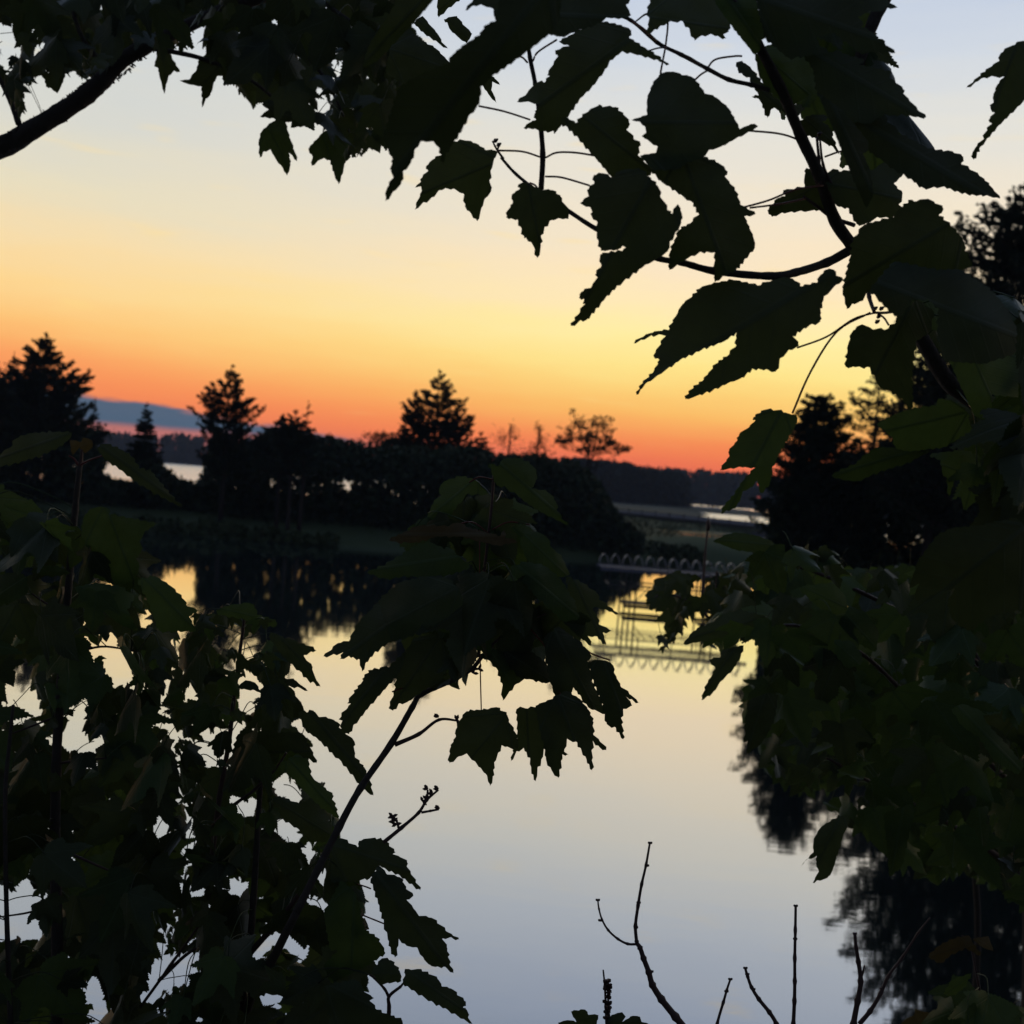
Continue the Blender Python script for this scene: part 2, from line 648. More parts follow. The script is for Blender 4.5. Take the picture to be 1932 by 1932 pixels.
    def finish(s, keep=90):
        s.leaves.sort(key=lambda q: -q[0])
        rest = {}
        for i, (ar, mb, mm, pet, pw, D, pm) in enumerate(s.leaves):
            if i < keep:
                o = mb.build('leaf', mm, s.root, True)
                if pet:
                    pb = MB()
                    sp = spline(pet, 5)
                    pb.tube([P(*q) for q in sp], [pw * q[2] / F / 2 for q in sp], 5)
                    po = pb.build('petiole', pm, s.root, True)
                    po.parent = o
            else:
                r_ = rest.setdefault(mm.name, (MB(), mm))
                r_[0].add(mb.v, mb.f, mb.co)
        if rest:
            big = MB()
            idx = []
            ms = []
            for nme, (r_, mm) in rest.items():
                idx += [len(ms)] * len(r_.f)
                ms.append(mm)
                big.add(r_.v, r_.f, r_.co)
            o = big.build('foliage', ms[0], s.root, True)
            for mm in ms[1:]:
                o.data.materials.append(mm)
            o.data.polygons.foreach_set('material_index', idx)
            o['kind'] = 'stuff'


def CR(x0, y0, w, pts):
    k = w / 1932
    return [((x0 + x * k) * .63889, (y0 + y * k) * .63889) for x, y in pts]


# ---------------------------------------------------------------- water
def water_mat():
    m_ = bpy.data.materials.new('lake_water')
    m_.use_nodes = True
    t = m_.node_tree
    q = NB(t)
    t.nodes.remove(t.nodes['Principled BSDF'])
    tcn = q.new('ShaderNodeTexCoord')
    mp = q.new('ShaderNodeMapping')
    mp.inputs['Scale'].default_value = (.55, 1.6, 1)
    t.links.new(tcn.outputs['Object'], mp.inputs[0])
    n1 = q.noise(mp.outputs[0], 1.1, 4, .55)
    n2 = q.noise(mp.outputs[0], .12, 2, .5)
    bn = q.new('ShaderNodeBump')
    bn.inputs['Distance'].default_value = .02
    bn.inputs['Strength'].default_value = WATER_BUMP
    t.links.new(q.m('MULTIPLY', n1, q.ss(n2, .35, .7, .4, 1.4)), bn.inputs['Height'])
    g1 = q.new('ShaderNodeBsdfGlossy')
    sx = q.new('ShaderNodeSeparateXYZ')
    t.links.new(tcn.outputs['Object'], sx.inputs[0])
    t.links.new(q.ss(sx.outputs[1], 120, 240, .03, .27), g1.inputs['Roughness'])   # wind ruffles the open lake
    t.links.new(bn.outputs[0], g1.inputs['Normal'])
    lw = q.new('ShaderNodeLayerWeight')
    lw.inputs['Blend'].default_value = .5
    f = q.ss(lw.outputs['Facing'], .52, .93, .44, .95, 'LINEAR')
    c = q.mix(f, (0, 0, 0, 1), (1, 1, 1, 1))
    t.links.new(c, g1.inputs['Color'])
    df = q.new('ShaderNodeBsdfDiffuse')
    df.inputs['Color'].default_value = (.003, .005, .005, 1)
    ad = q.new('ShaderNodeAddShader')
    t.links.new(g1.outputs[0], ad.inputs[0])
    t.links.new(df.outputs[0], ad.inputs[1])
    t.links.new(ad.outputs[0], t.nodes['Material Output'].inputs[0])
    return m_


WATER_BUMP = .10
HAZE = .00022
M_WATER = water_mat()
mb = MB()
mb.add([(-2100, -40, 0), (2100, -40, 0), (2100, 2000, 0), (-2100, 2000, 0)], [(0, 1, 2, 3)])
tag(mb.build('lake_water', M_WATER), 'calm lake surface mirroring the sunset sky and the shore trees', 'water', kind='structure')


# ---------------------------------------------------------------- land
def land(name, poly, ztop, slope, step, label, seed=0, amp=.15, m_=M_SOIL, zb=-.5, ridge=None):
    rg = random.Random(seed)
    pts = []
    n = len(poly)
    for i in range(n):                        # ragged shore
        a, c = Vector(poly[i]), Vector(poly[(i + 1) % n])
        k = max(1, int((c - a).length / step))
        for j in range(k):
            p = a.lerp(c, j / k)
            pts.append((p.x + rg.uniform(-.25, .25) * step, p.y + rg.uniform(-.25, .25) * step))
    v2, fs = mesh2d(pts, step)
    A = np.array(pts)
    Bn = np.roll(A, -1, 0)
    d = np.full(len(v2), 1e9)
    for a, c in zip(A, Bn):
        ab = c - a
        t = np.clip(((v2 - a) @ ab) / (ab @ ab + 1e-9), 0, 1)
        d = np.minimum(d, np.hypot(*(v2 - (a + t[:, None] * ab)).T))
    z = zb + (ztop - zb) * (1 - np.exp(-d / slope))
    z += np.where(d > .1, amp * (np.sin(v2[:, 0] * .37 + seed) * np.sin(v2[:, 1] * .29) + .5 * np.sin(v2[:, 0] * 1.1 + v2[:, 1] * .9)), 0)
    if ridge:
        z += ridge(v2[:, 0], v2[:, 1]) * (d > .1)
    mb = MB()
    mb.add([(x, y, q) for (x, y), q in zip(v2, z)], fs)
    return tag(mb.build(name, m_, None, True), label, 'ground', kind='structure')


land('terrain_near_bank', [(-14, -8), (14, -8), (14, 5.5), (4, 6.2), (-4, 6.5), (-14, 7)], 3.5, 3.4, .8, 'steep dark soil bank running down to the water', 1, .06)
land('terrain_peninsula', [(-190, 66), (-110, 65), (-60, 66), (-34, 67), (-22, 69), (-14, 70), (-6, 71.5), (2, 74), (8, 79), (12, 85), (20, 86), (34, 84), (60, 80), (90, 82), (92, 128), (60, 134), (40, 131), (31, 130), (24, 133), (21, 145), (24, 158),
                           (34, 166), (60, 170), (58, 210), (20, 218), (-10, 190), (-34, 168), (-60, 150), (-110, 160), (-190, 190)], .75, 3.0, 3.4,
     'low grassy peninsula crossing the lake in front of the far water', 2, .12, M_GRASS,
     ridge=lambda x, y: np.exp(-((y - 85) / 3.8) ** 2) * (1.75 + .35 * np.sin(x * .21) + .25 * np.sin(x * .53 + 1)) / (1 + np.exp((x - 11) / 1.2))
     + np.exp(-((y - 89.5) / 2.6) ** 2) * np.where(x < 20, 1.25, .75) / (1 + np.exp(-(x - 11) / 1.2)))
land('terrain_right_shore', [(18, 43), (26, 40), (60, 36), (120, 36), (120, 140), (48, 140), (30, 100), (24, 70), (18.5, 52)], 1.1, 3.0, 3.0, 'dark shore under the tall pines', 3, .12)
land('terrain_far_shore', [(-900, 700), (-400, 770), (-150, 800), (100, 820), (300, 640), (520, 520), (900, 520), (1500, 900), (1500, 1700), (-1500, 1700), (-1500, 800)],
     6, 40, 60, 'far low shoreline across the lake', 4, 1.0, M_FAR)


# ---------------------------------------------------------------- leaf-sized faces spread through a volume (needles, bush leaves)
class Tufts:
    def __init__(s):
        s.V, s.Fn = [], []
        s.n = 0

    def add(s, c, size, rs, k=1, dirv=None, asp=.5, spread=1.0):
        """c: (n,3) centres; adds k irregular four-sided blades per centre"""
        c = np.repeat(np.asarray(c, float), k, 0)
        n = len(c)
        if not n:
            return
        d = rs.normal(size=(n, 3)) * spread
        if dirv is not None:
            d += np.repeat(np.asarray(dirv, float), k, 0)
        d /= np.linalg.norm(d, axis=1)[:, None] + 1e-9
        e = np.cross(d, rs.normal(size=(n, 3)))
        e /= np.linalg.norm(e, axis=1)[:, None] + 1e-9
        L = size * rs.uniform(.5, 1.3, (n, 1))
        w_ = L * asp * rs.uniform(.6, 1.2, (n, 1))
        q = np.stack([c - d * L * .5, c + e * w_ * .5 - d * L * .05, c + d * L * .55, c - e * w_ * .5 + d * L * .1], 1)
        s.V.append(q.reshape(-1, 3))
        f = np.arange(n * 4).reshape(-1, 4) + s.n
        s.Fn.append(f)
        s.n += n * 4

    def build(s, name, m_, parent=None):
        v = np.concatenate(s.V)
        f = np.concatenate(s.Fn)
        if parent:
            v = v - np.array(parent.location)
        me = bpy.data.meshes.new(name)
        me.vertices.add(len(v))
        me.vertices.foreach_set('co', v.ravel())
        me.loops.add(f.size)
        me.loops.foreach_set('vertex_index', f.ravel())
        me.polygons.add(len(f))
        me.polygons.foreach_set('loop_start', np.arange(0, f.size, 4))
        me.materials.append(m_)
        me.update(calc_edges=True)
        o = bpy.data.objects.new(name, me)
        C.objects.link(o)
        if parent:
            o.parent = parent
        return o


def interp(prof, v):
    prof = sorted(prof)
    if v <= prof[0][0]:
        return prof[0][1:]
    for a, c in zip(prof, prof[1:]):
        if v <= c[0]:
            t = (v - a[0]) / (c[0] - a[0])
            return tuple(a[i] + (c[i] - a[i]) * t for i in (1, 2))
    return prof[-1][1:]


def conifer(name, label, tipuv, Yw, prof, gz=.7, seed=0, whorl=.55, per=5, rise=.15, tuft=.22, dens=9, curve=.25, group=None, foot=None, inner=.25, cat='tree', arms=()):
    """prof: list of (v, left px, right px) half-widths at reference pixel rows"""
    rg = random.Random(seed)
    rs = np.random.RandomState(seed)
    tip = ray(tipuv[0], tipuv[1], Yw)
    mpp = Yw / F
    H = tip.z - gz
    root = tag(empty(name, (tip.x, Yw, gz)), label, cat, group)
    tr = MB()
    n = 8
    tr.tube([Vector((tip.x + .02 * H * math.sin(i * 1.3 + seed) * (1 - i / n) * i / n, Yw, gz - .3 + (H + .3) * i / n)) for i in range(n + 1)],
            [max(.012, (.017 * H + .03) * (1 - i / n) ** .9) for i in range(n + 1)], 8)
    tr.build('trunk', M_TRUNK, root, True)
    tf = Tufts()
    lb = MB()
    z = tip.z - .15
    lowest = prof[-1][0] if foot is None else foot
    zlow = ray(tipuv[0], lowest, Yw).z
    step = whorl
    while z > max(zlow, gz + .3):
        v = tipuv[1] + (tip.z - z) / mpp
        l, r_ = interp(prof, v)
        k = per if l + r_ > 30 else 4
        a0 = rg.uniform(0, 6.28)
        for j in range(k):
            a = a0 + j * 2 * math.pi / k + rg.uniform(-.35, .35)
            ca, sa = math.cos(a), math.sin(a)
            side = r_ if ca > 0 else l
            L = 1.12 * side * mpp * rg.choice((rg.uniform(.45, .8), rg.uniform(.8, 1.12), rg.uniform(.8, 1.12)))
            mean = (l + r_) / 2 * mpp
            L = L * abs(ca) + mean * (1 - abs(ca))
            if L < .08:
                continue
            m = max(3, int(L / .35))
            pts = []
            rz = rise * rg.uniform(.3, 1.9)
            cv = curve * rg.uniform(.3, 1.7)
            z_b = z + rg.uniform(-.4, .4) * step
            for q in range(m + 1):
                t = q / m
                pts.append(Vector((tip.x + ca * L * t, Yw + sa * L * t, z_b + L * (rz * t * .3 - .18 * t * (1 - t) + cv * t * t * rg.uniform(.9, 1.1)) - L * cv * .35)))
            lb.tube(pts, [max(.006, .013 * L + .012) * (1 - .85 * q / m) for q in range(m + 1)], 4)
            cnt = int(dens * L / .5) + 3
            t = rs.uniform(inner, 1.03, cnt) ** .8
            base = np.array([pts[0][:]]) * (1 - t[:, None]) + np.array([pts[-1][:]]) * t[:, None]
            idx = np.clip(t * m, 0, m - 1e-3)
            i0 = idx.astype(int)
            fr = (idx - i0)[:, None]
            pa = np.array([p[:] for p in pts])
            base = pa[i0] * (1 - fr) + pa[np.minimum(i0 + 1, m)] * fr
            wd = (.30 * L * (1 - t) + .14 * min(L, 1.2) + .03)
            off = rs.normal(size=(cnt, 3)) * wd[:, None] * np.array([.45, .45, .16])
            dv = np.tile(np.array([ca, sa, .5]), (cnt, 1))
            tf.add(base + off, tuft, rs, 3, dv, .5, .7)
        z -= step * rg.uniform(.5, 1.5)
    for (v0, u1, v1) in arms:
        a = ray(tipuv[0], v0, Yw)
        e = ray(u1, v1, Yw)
        e.y += rg.uniform(-.5, .5)
        L = (e - a).length
        pts = [a, a.lerp(e, .35) + Vector((0, 0, -.12 * L)), a.lerp(e, .7) + Vector((0, 0, -.09 * L)), e]
        lb.tube(pts, [.05, .035, .022, .008], 5)
        cnt = int(L * (34 if dens > 13.5 else 18))
        t = rs.uniform(.1, 1.0, cnt)
        pa = np.array([p[:] for p in pts])
        i0 = np.minimum((t * 3).astype(int), 2)
        fr = (t * 3 - i0)[:, None]
        bs_ = pa[i0] * (1 - fr) + pa[i0 + 1] * fr + rs.normal(size=(cnt, 3)) * np.array([.22, .3, .12]) * (1.25 - t)[:, None] + np.array([0, 0, .05])
        tf.add(bs_, tuft, rs, 3, np.tile([(1 if e.x > a.x else -1) * .8, 0, .7], (cnt, 1)), .5, .6)
    # leader
    zz = np.linspace(tip.z - .6, tip.z + .02, 8)
    tf.add(np.stack([np.full(8, tip.x), np.full(8, Yw), zz], 1), tuft * .7, rs, 3, np.tile([0, 0, 1.4], (8, 1)), .4, .5)
    lb.build('branches', M_TRUNK, root, True)
    tf.build('crown', M_NEEDLE, root)
    return root


def broadleaf(name, label, u, Yw, blobs, trunk_top, gz=.7, seed=0, leaf=.25, dens=60, limbs=9, lw=1.0, cat='tree', group=None, mat_=None, asp=.7):
    """blobs: (u, v, ru, rv) leafy clumps in reference pixels at distance Yw"""
    rg = random.Random(seed)
    rs = np.random.RandomState(seed)
    mpp = Yw / F
    top = ray(trunk_top[0], trunk_top[1], Yw)
    bx = top.x + rg.uniform(-.3, .3)
    root = tag(empty(name, (bx, Yw, gz)), label, cat, group)
    mb = MB()
    H = top.z - gz
    mb.tube([Vector((bx + (top.x - bx) * t + .1 * math.sin(t * 5 + seed), Yw, gz - .3 + (H + .3) * t)) for t in (0, .2, .4, .6, .8, 1)],
            [(.016 * H + .05) * lw * (1 - .5 * t) for t in (0, .2, .4, .6, .8, 1)], 8)
    mb.build('trunk', M_TRUNK, root, True)
    lb = MB()
    tf = Tufts()
    for (cu, cv, ru, rv) in blobs:
        c = ray(cu, cv, Yw)
        dy = rg.uniform(-.6, .6) * ru * mpp
        c = Vector((c.x, Yw + dy, c.z))
        st_ = Vector((bx, Yw, min(top.z, gz + H * rg.uniform(.45, 1.0))))
        midp = st_.lerp(c, .5) + Vector((0, 0, -.1 * (c - st_).length))
        lb.tube([st_, midp, c], [.05 * lw, .032 * lw, .014 * lw], 5)
        for _ in range(limbs):
            e = c + Vector((rg.gauss(0, .6) * ru * mpp, rg.gauss(0, .6) * ru * mpp, rg.gauss(.15, .6) * rv * mpp))
            lb.tube([st_.lerp(c, rg.uniform(.5, 1)), (c + e) / 2 + Vector((0, 0, .05)), e], [.018 * lw, .012 * lw, .006], 4)
            k = int(dens * rg.uniform(.5, 1.4) / limbs)
            if k:
                s_ = np.array([ru * mpp * .28, ru * mpp * .28, rv * mpp * .28])
                tf.add(np.array(e[:]) + rs.normal(size=(k, 3)) * s_, leaf, rs, 1, None, asp, 1)
    lb.build('limbs', M_TRUNK, root, True)
    if tf.n:
        tf.build('crown', mat_ or M_BUSHLEAF, root)
    return root


# ---- the peninsula's trees (left to right)
conifer('pine_tree', 'broad dark pine, tallest tree at the left edge beside a small spruce', (88, 628), 82,
        [(628, 0, 0), (650, 14, 13), (690, 36, 38), (720, 52, 72), (745, 62, 78), (770, 80, 70), (800, 100, 92), (850, 100, 100), (890, 85, 90)], seed=11, whorl=.42, per=7, tuft=.28, dens=20, rise=.4, curve=.35, arms=[(745, 163, 708), (760, 165, 735), (740, 30, 700), (770, 160, 762)])
conifer('spruce_tree', 'narrow pointed spruce standing against the left flank of the big pine', (27, 664), 86,
        [(664, 0, 0), (690, 9, 9), (710, 18, 20), (740, 34, 34), (800, 50, 50), (880, 60, 55)], seed=12, whorl=.4, per=6, tuft=.26, dens=15)
broadleaf('bushy_tree', 'rounded bushy tree cut off by the left edge of the view', -30, 84,
          [(-60, 740, 60, 40), (-10, 740, 40, 32), (5, 780, 60, 40), (-70, 800, 60, 60), (50, 810, 60, 40), (110, 815, 50, 35), (150, 825, 40, 22)], (-20, 770), seed=13, leaf=.34, dens=900, limbs=22)
conifer('spruce_tree', 'small thin spruce just right of the tall left pine', (180, 750), 90,
        [(750, 0, 0), (775, 6, 6), (800, 11, 12), (830, 20, 20), (870, 26, 26)], seed=14, whorl=.35, tuft=.2, dens=12, curve=.05)
conifer('spruce_tree', 'slim spire shaped spruce standing alone in front of the grey cloud', (278, 757), 81,
        [(757, 0, 0), (775, 6, 6), (800, 14, 14), (830, 22, 23), (850, 28, 30), (885, 40, 42)], seed=15, whorl=.24, per=8, tuft=.20, dens=20, curve=.0)
conifer('pine_tree', 'pine with long upswept lower boughs between the slim spruce and the twin spires', (437, 692), 76,
        [(692, 0, 0), (708, 10, 12), (728, 22, 26), (735, 38, 24), (752, 40, 32), (762, 34, 36), (769, 70, 58), (775, 62, 60), (788, 46, 46), (802, 38, 30), (830, 44, 34), (870, 50, 50), (890, 40, 40)],
        seed=16, whorl=.5, per=6, tuft=.25, dens=18, curve=.45, rise=.5,
        arms=[(812, 360, 770), (805, 503, 767), (800, 385, 778), (822, 372, 800), (815, 486, 800), (790, 478, 752), (775, 388, 742), (830, 470, 812), (838, 400, 818)])
conifer('spruce_tree', 'thin spire spruce on the right of a pair with ragged lower crown', (582, 756), 72,
        [(756, 0, 0), (775, 5, 5), (795, 9, 9), (805, 13, 13), (840, 30, 30), (880, 45, 45)], seed=17, whorl=.36, per=6, tuft=.2, dens=12, curve=.1)
conifer('spruce_tree', 'lower blunt spruce touching the thin spire on its left', (558, 774), 71.5,
        [(774, 0, 0), (790, 12, 10), (805, 28, 20), (825, 44, 40), (850, 60, 52), (890, 70, 60)], seed=18, whorl=.36, per=6, tuft=.24, dens=14)
conifer('spruce_tree', 'shortest of the three joined spruces, at their left end', (536, 782), 73,
        [(782, 0, 0), (800, 13, 12), (815, 30, 24), (845, 52, 36), (890, 60, 46)], seed=19, whorl=.36, per=6, tuft=.24, dens=14)
conifer('pine_tree', 'wide full pine at the middle of the peninsula with several tips', (830, 698), 88,
        [(698, 0, 0), (715, 9, 13), (735, 22, 24), (750, 30, 30), (775, 42, 44), (800, 56, 52), (830, 62, 60), (870, 72, 70), (900, 70, 70)], seed=20, whorl=.42, per=7, tuft=.25, dens=16, curve=.35, rise=.4, arms=[(830, 760, 790), (820, 896, 790), (800, 768, 755), (790, 884, 752), (850, 755, 830)])
conifer('pine_tree', 'small pine leaning out of the left side of the wide full pine', (785, 735), 87,
        [(735, 0, 0), (750, 9, 9), (765, 20, 12), (790, 22, 22), (830, 26, 30), (880, 30, 35)], seed=21, whorl=.42, per=6, tuft=.24, dens=13, curve=.35, rise=.4)
conifer('pine_tree', 'small pine on the right side of the wide full pine', (868, 754), 88.5,
        [(754, 0, 0), (770, 7, 9), (790, 16, 24), (815, 22, 20), (850, 30, 28), (880, 35, 35)], seed=22, whorl=.42, per=6, tuft=.24, dens=13, curve=.3)
conifer('spruce_tree', 'little bushy spruce between the full pine and the bare saplings', (908, 815), 87,
        [(815, 0, 0), (830, 10, 12), (850, 20, 20), (880, 26, 30)], seed=23, whorl=.33, per=6, tuft=.24, dens=14)
broadleaf('bushy_tree', 'low rounded leafy tree left of the wide full pine', 715, 87,
          [(710, 830, 26, 12), (735, 835, 22, 14), (752, 832, 16, 14), (700, 855, 40, 20), (760, 860, 40, 22)], (720, 835), seed=24, leaf=.24, dens=420, limbs=14)
broadleaf('bare_sapling', 'thin nearly leafless sapling, left of two against the orange sky', 967, 88,
          [(967, 815, 9, 14), (975, 828, 18, 12), (950, 835, 16, 12), (942, 828, 10, 14), (960, 850, 24, 10)], (966, 800), seed=25, leaf=.13, dens=90, limbs=16, lw=.6)
broadleaf('bare_sapling', 'thin nearly leafless sapling, right of two beside the round airy tree', 1019, 88,
          [(1019, 812, 7, 10), (1022, 828, 14, 10), (1012, 842, 14, 10), (1030, 848, 14, 10), (1000, 852, 14, 10)], (1019, 803), seed=26, leaf=.14, dens=120, limbs=16, lw=.6)
broadleaf('maple_tree', 'airy round crowned tree standing highest on the right part of the peninsula', 1108, 88,
          [(1088, 802, 15, 12), (1110, 806, 18, 13), (1130, 800, 16, 12), (1142, 815, 12, 13), (1070, 824, 17, 12), (1095, 828, 18, 10), (1122, 830, 18, 10), (1062, 832, 12, 8), (1148, 832, 9, 8),
           (1168, 843, 12, 7), (1176, 850, 10, 5), (1105, 848, 20, 8), (1135, 848, 12, 6)], (1112, 840), seed=27, leaf=.22, dens=210, limbs=11, lw=.9)


# ---- thicket of bushes covering the peninsula: nobody could count it
def thicket(name, label, top, Y0, Y1, gz, n, leaf, seed, gaps=(), mat_=M_BUSHLEAF, lumps=10):
    rs = np.random.RandomState(seed)
    tf = Tufts()
    us = np.array([p[0] for p in top], float)
    vs = np.array([p[1] for p in top], float)
    u = rs.uniform(us[0], us[-1], n)
    yw = rs.uniform(Y0, Y1, n)
    vt = np.interp(u, us, vs) + lumps * .5 * (np.sin(u * .11 + seed) * .5 + np.sin(u * .31) * .35 + np.sin(u * .053 + 2) * .6) + rs.normal(size=n) * lumps * .22
    d = ray_np(u, vt, yw)
    t = rs.uniform(0, 1, n) ** 1.05
    z = gz + (d[:, 2] - gz) * t
    keep = z > gz - .1
    x = d[:, 0] + (d[:, 2] - z) * .0
    c = np.stack([x, yw, z], 1)[keep]
    pj = proj(c)
    ok = np.ones(len(c), bool)
    for g in gaps:
        ok &= ~inside(pj + rs.normal(size=pj.shape) * 3, np.array(g))
    tf.add(c[ok], leaf, rs, 1, None, .75, 1)
    o = tf.build(name, mat_)
    return tag(o, label, 'bushes', kind='stuff')


GAPS = [[(305, 872), (392, 874), (384, 900), (372, 915), (345, 908), (318, 890)],
        [(200, 868), (226, 870), (250, 885), (262, 905), (236, 912), (205, 905), (192, 890)], [(35, 882), (88, 892), (86, 905), (40, 898)], [(128, 870), (160, 868), (158, 884), (126, 882)],
        [(642, 903), (668, 903), (664, 928), (648, 922)], [(505, 899), (514, 900), (516, 922), (508, 920)], [(702, 906), (740, 907), (735, 911), (704, 911)], [(820, 928), (827, 928), (824, 934)]]
thicket('shrub_thicket', 'dense dark thicket of bushes along the peninsula shore',
        [(-260, 790), (-60, 800), (100, 820), (190, 850), (225, 862), (260, 868), (300, 874), (345, 905), (385, 880), (400, 838), (470, 832), (520, 812), (600, 822), (650, 832), (700, 842), (770, 842),
         (860, 846), (905, 848), (940, 856), (1000, 860), (1050, 862), (1085, 872), (1110, 888), (1130, 912), (1150, 942), (1168, 968), (1190, 992), (1215, 1012)], 79, 91, .6, 78000, .44, 31, GAPS)
thicket('reed_fringe', 'low fringe of reeds and sedge at the water line of the peninsula',
        [(-260, 955), (100, 960), (300, 968), (420, 985), (600, 985), (700, 1000), (1000, 1005), (1200, 1020), (1300, 1030), (1330, 1040)], 84.8, 88, .1, 9000, .45, 32, (), M_GRASS, 6)
thicket('marsh_sedge', 'low sedge and grass of the marshy bank in front of the bushes at the left',
        [(-500, 945), (0, 955), (200, 975), (420, 990), (520, 1000), (640, 1012)], 70, 84, .1, 14000, .5, 37, (), M_GRASS, 12)
# meadow tufts on the open right part of the peninsula
rs = np.random.RandomState(5)
tf = Tufts()
n = 9000
yy = rs.uniform(86, 205, n)
xx = rs.uniform(6, 56, n)
okp = inside(np.stack([xx, yy], 1), np.array([(8, 86), (11, 86), (15, 91), (16.5, 100), (18.5, 118), (20.5, 135), (27, 141), (44, 153), (59, 173), (57, 208), (20, 216), (8, 190)]))
tf.add(np.stack([xx, yy, np.full(n, .95)], 1)[okp], .45, rs, 2, np.tile([0, 0, 1.2], (okp.sum(), 1)), .22, .5)
tag(tf.build('meadow_grass', M_GRASS), 'rough grass of the open meadow at the right end of the peninsula', 'grass', kind='stuff')

# ---- far forest on the other side of the lake
rs = np.random.RandomState(9)
tf = Tufts()
prof = [(-500, 780), (-100, 800), (230, 820), (262, 827), (330, 822), (372, 827), (430, 826), (600, 842), (700, 850), (900, 866), (1000, 872), (1100, 878), (1190, 884), (1260, 889), (1330, 893), (1400, 896), (1470, 905), (1700, 922), (2400, 975)]
us = np.array([p[0] for p in prof])
vs_ = np.array([p[1] for p in prof])
cs, sz = [], []
for i in range(2600):
    u = rs.uniform(-450, 2350)
    Yf = rs.uniform(800, 860) if u < 1150 else rs.uniform(620, 700)
    vt = np.interp(u, us, vs_) + rs.exponential(5) - 4
    top = ray(u, vt, Yf)
    h = top.z - 2
    k = 16
    t = rs.uniform(0, 1, k)
    w_ = h * (.05 + .17 * (1 - t))
    c = np.stack([top.x + rs.normal(size=k) * w_ * .5, Yf + rs.normal(size=k) * w_ * .5, 2 + h * t], 1)
    cs.append(c)
cs = np.concatenate(cs)
tf.add(cs, 5.0, rs, 1, np.tile([0, 0, .8], (len(cs), 1)), .6, .8)
tag(tf.build('far_treeline', M_FAR), 'long even treeline on the far side of the lake', 'forest', kind='stuff')

land('terrain_far_point', [(0, 235), (30, 232), (46, 240), (54, 290), (60, 330), (66, 380), (120, 382), (140, 400), (150, 460), (60, 470), (-40, 460), (-20, 420)], 1.2, 6, 12, 'wooded point reaching into the lake behind the meadow', 6, .2, M_FAR)
rs = np.random.RandomState(19)
tf = Tufts()
for i in range(560):
    u = rs.uniform(1000, 1300)
    Yf = rs.uniform(398, 430)
    vt = np.interp(u, [1000, 1100, 1180, 1205, 1240, 1275, 1300], [868, 868, 876, 884, 889, 896, 905]) + rs.exponential(5) - 4
    top = ray(u, vt, Yf)
    h = top.z - 1
    tt = rs.uniform(0, 1, 34)
    w_ = h * (.06 + .18 * (1 - tt))
    tf.add(np.stack([top.x + rs.normal(size=34) * w_ * .5, Yf + rs.normal(size=34) * w_ * .5, 1 + h * tt], 1), 2.1, rs, 1, np.tile([0, 0, .8], (34, 1)), .6, .8)
tag(tf.build('point_treeline', M_FAR), 'darker nearer woods on the point behind the meadow, right of centre', 'forest', kind='stuff')

# ---- tall trees on the right shore
RS = 1.1
conifer('pine_tree', 'dense dark conical pine, first tree on the right shore beside the orange sky', (1548, 746), 47,
        [(746, 18, 20), (765, 30, 32), (800, 43, 50), (831, 54, 68), (871, 70, 88), (901, 82, 100), (1000, 90, 110), (1080, 95, 110)], gz=RS, seed=41, whorl=.22, per=9, tuft=.17, dens=24, inner=.1)
conifer('pine_tree', 'layered open pine with see through boughs behind the dense conical pine', (1662, 690), 50,
        [(690, 0, 0), (712, 22, 40), (745, 34, 70), (775, 40, 90), (800, 60, 100), (835, 66, 100), (870, 70, 110), (940, 90, 120), (1050, 100, 120)], gz=RS, seed=42, whorl=.52, per=5, tuft=.15, dens=13, curve=.1, arms=[(760, 1600, 742), (790, 1745, 772), (735, 1735, 728), (815, 1755, 800), (800, 1598, 790), (775, 1770, 790)])
conifer('pine_tree', 'tallest dark pine cut by the right edge of the view', (1965, 330), 42,
        [(330, 0, 0), (380, 45, 40), (410, 90, 60), (450, 135, 100), (520, 150, 130), (560, 190, 150), (640, 210, 170), (720, 230, 190), (800, 240, 200), (900, 260, 200), (1000, 280, 220)], gz=RS, seed=43, whorl=.27, per=9, tuft=.20, dens=19, inner=.1)
conifer('pine_tree', 'ragged pine filling the gap between the layered pine and the tallest one', (1790, 560), 45,
        [(560, 0, 0), (600, 40, 40), (660, 65, 70), (720, 75, 80), (800, 90, 90), (900, 110, 110), (1000, 120, 120)], gz=RS, seed=44, whorl=.42, per=6, tuft=.19, dens=12, inner=.2)
thicket('shrub_thicket', 'dense black thicket under the pines of the right shore',
        [(1452, 1000), (1470, 930), (1500, 900), (1560, 880), (1640, 850), (1720, 820), (1800, 800), (1960, 790), (2250, 800)], 46, 56, .9, 36000, .34, 33)


# ---------------------------------------------------------------- boat dock with its row of hoops, and the causeway
DY = 46.6
dl, dr = ray(1132, 1068, DY), ray(1408, 1086, DY)
dk = tag(empty('boat_dock', ((dl.x + dr.x) / 2, DY, 0)), 'raised pale dock on a steel frame with a row of thirteen curved hoops', 'dock')
x0, x1, zd = dl.x, dr.x, 1.78
cx = (x0 + x1) / 2
DW = 1.1                                   # half width of the deck
for i in range(44):
    mb = MB() if i == 0 else mb
    w_ = (x1 - x0) / 44
    mb.box((x0 + w_ * (i + .5), DY, zd + random.Random(i).uniform(-.004, .004)), w_ * .3, 2 * DW, .03)
mb.build('deck', M_WOOD, dk)
for y_ in (-DW - .03, DW + .03):
    mb = MB()
    mb.box((cx, DY + y_, zd - .02), x1 - x0 + .12, .05, .13)
    mb.build('edge_beam', M_WOOD, dk)
ap = [ray((1700 + (300 + 117 * k) * .2899) * .63889, (1600 + (90 + 9.2 * k) * .2899) * .63889, DY) for k in range(13)]
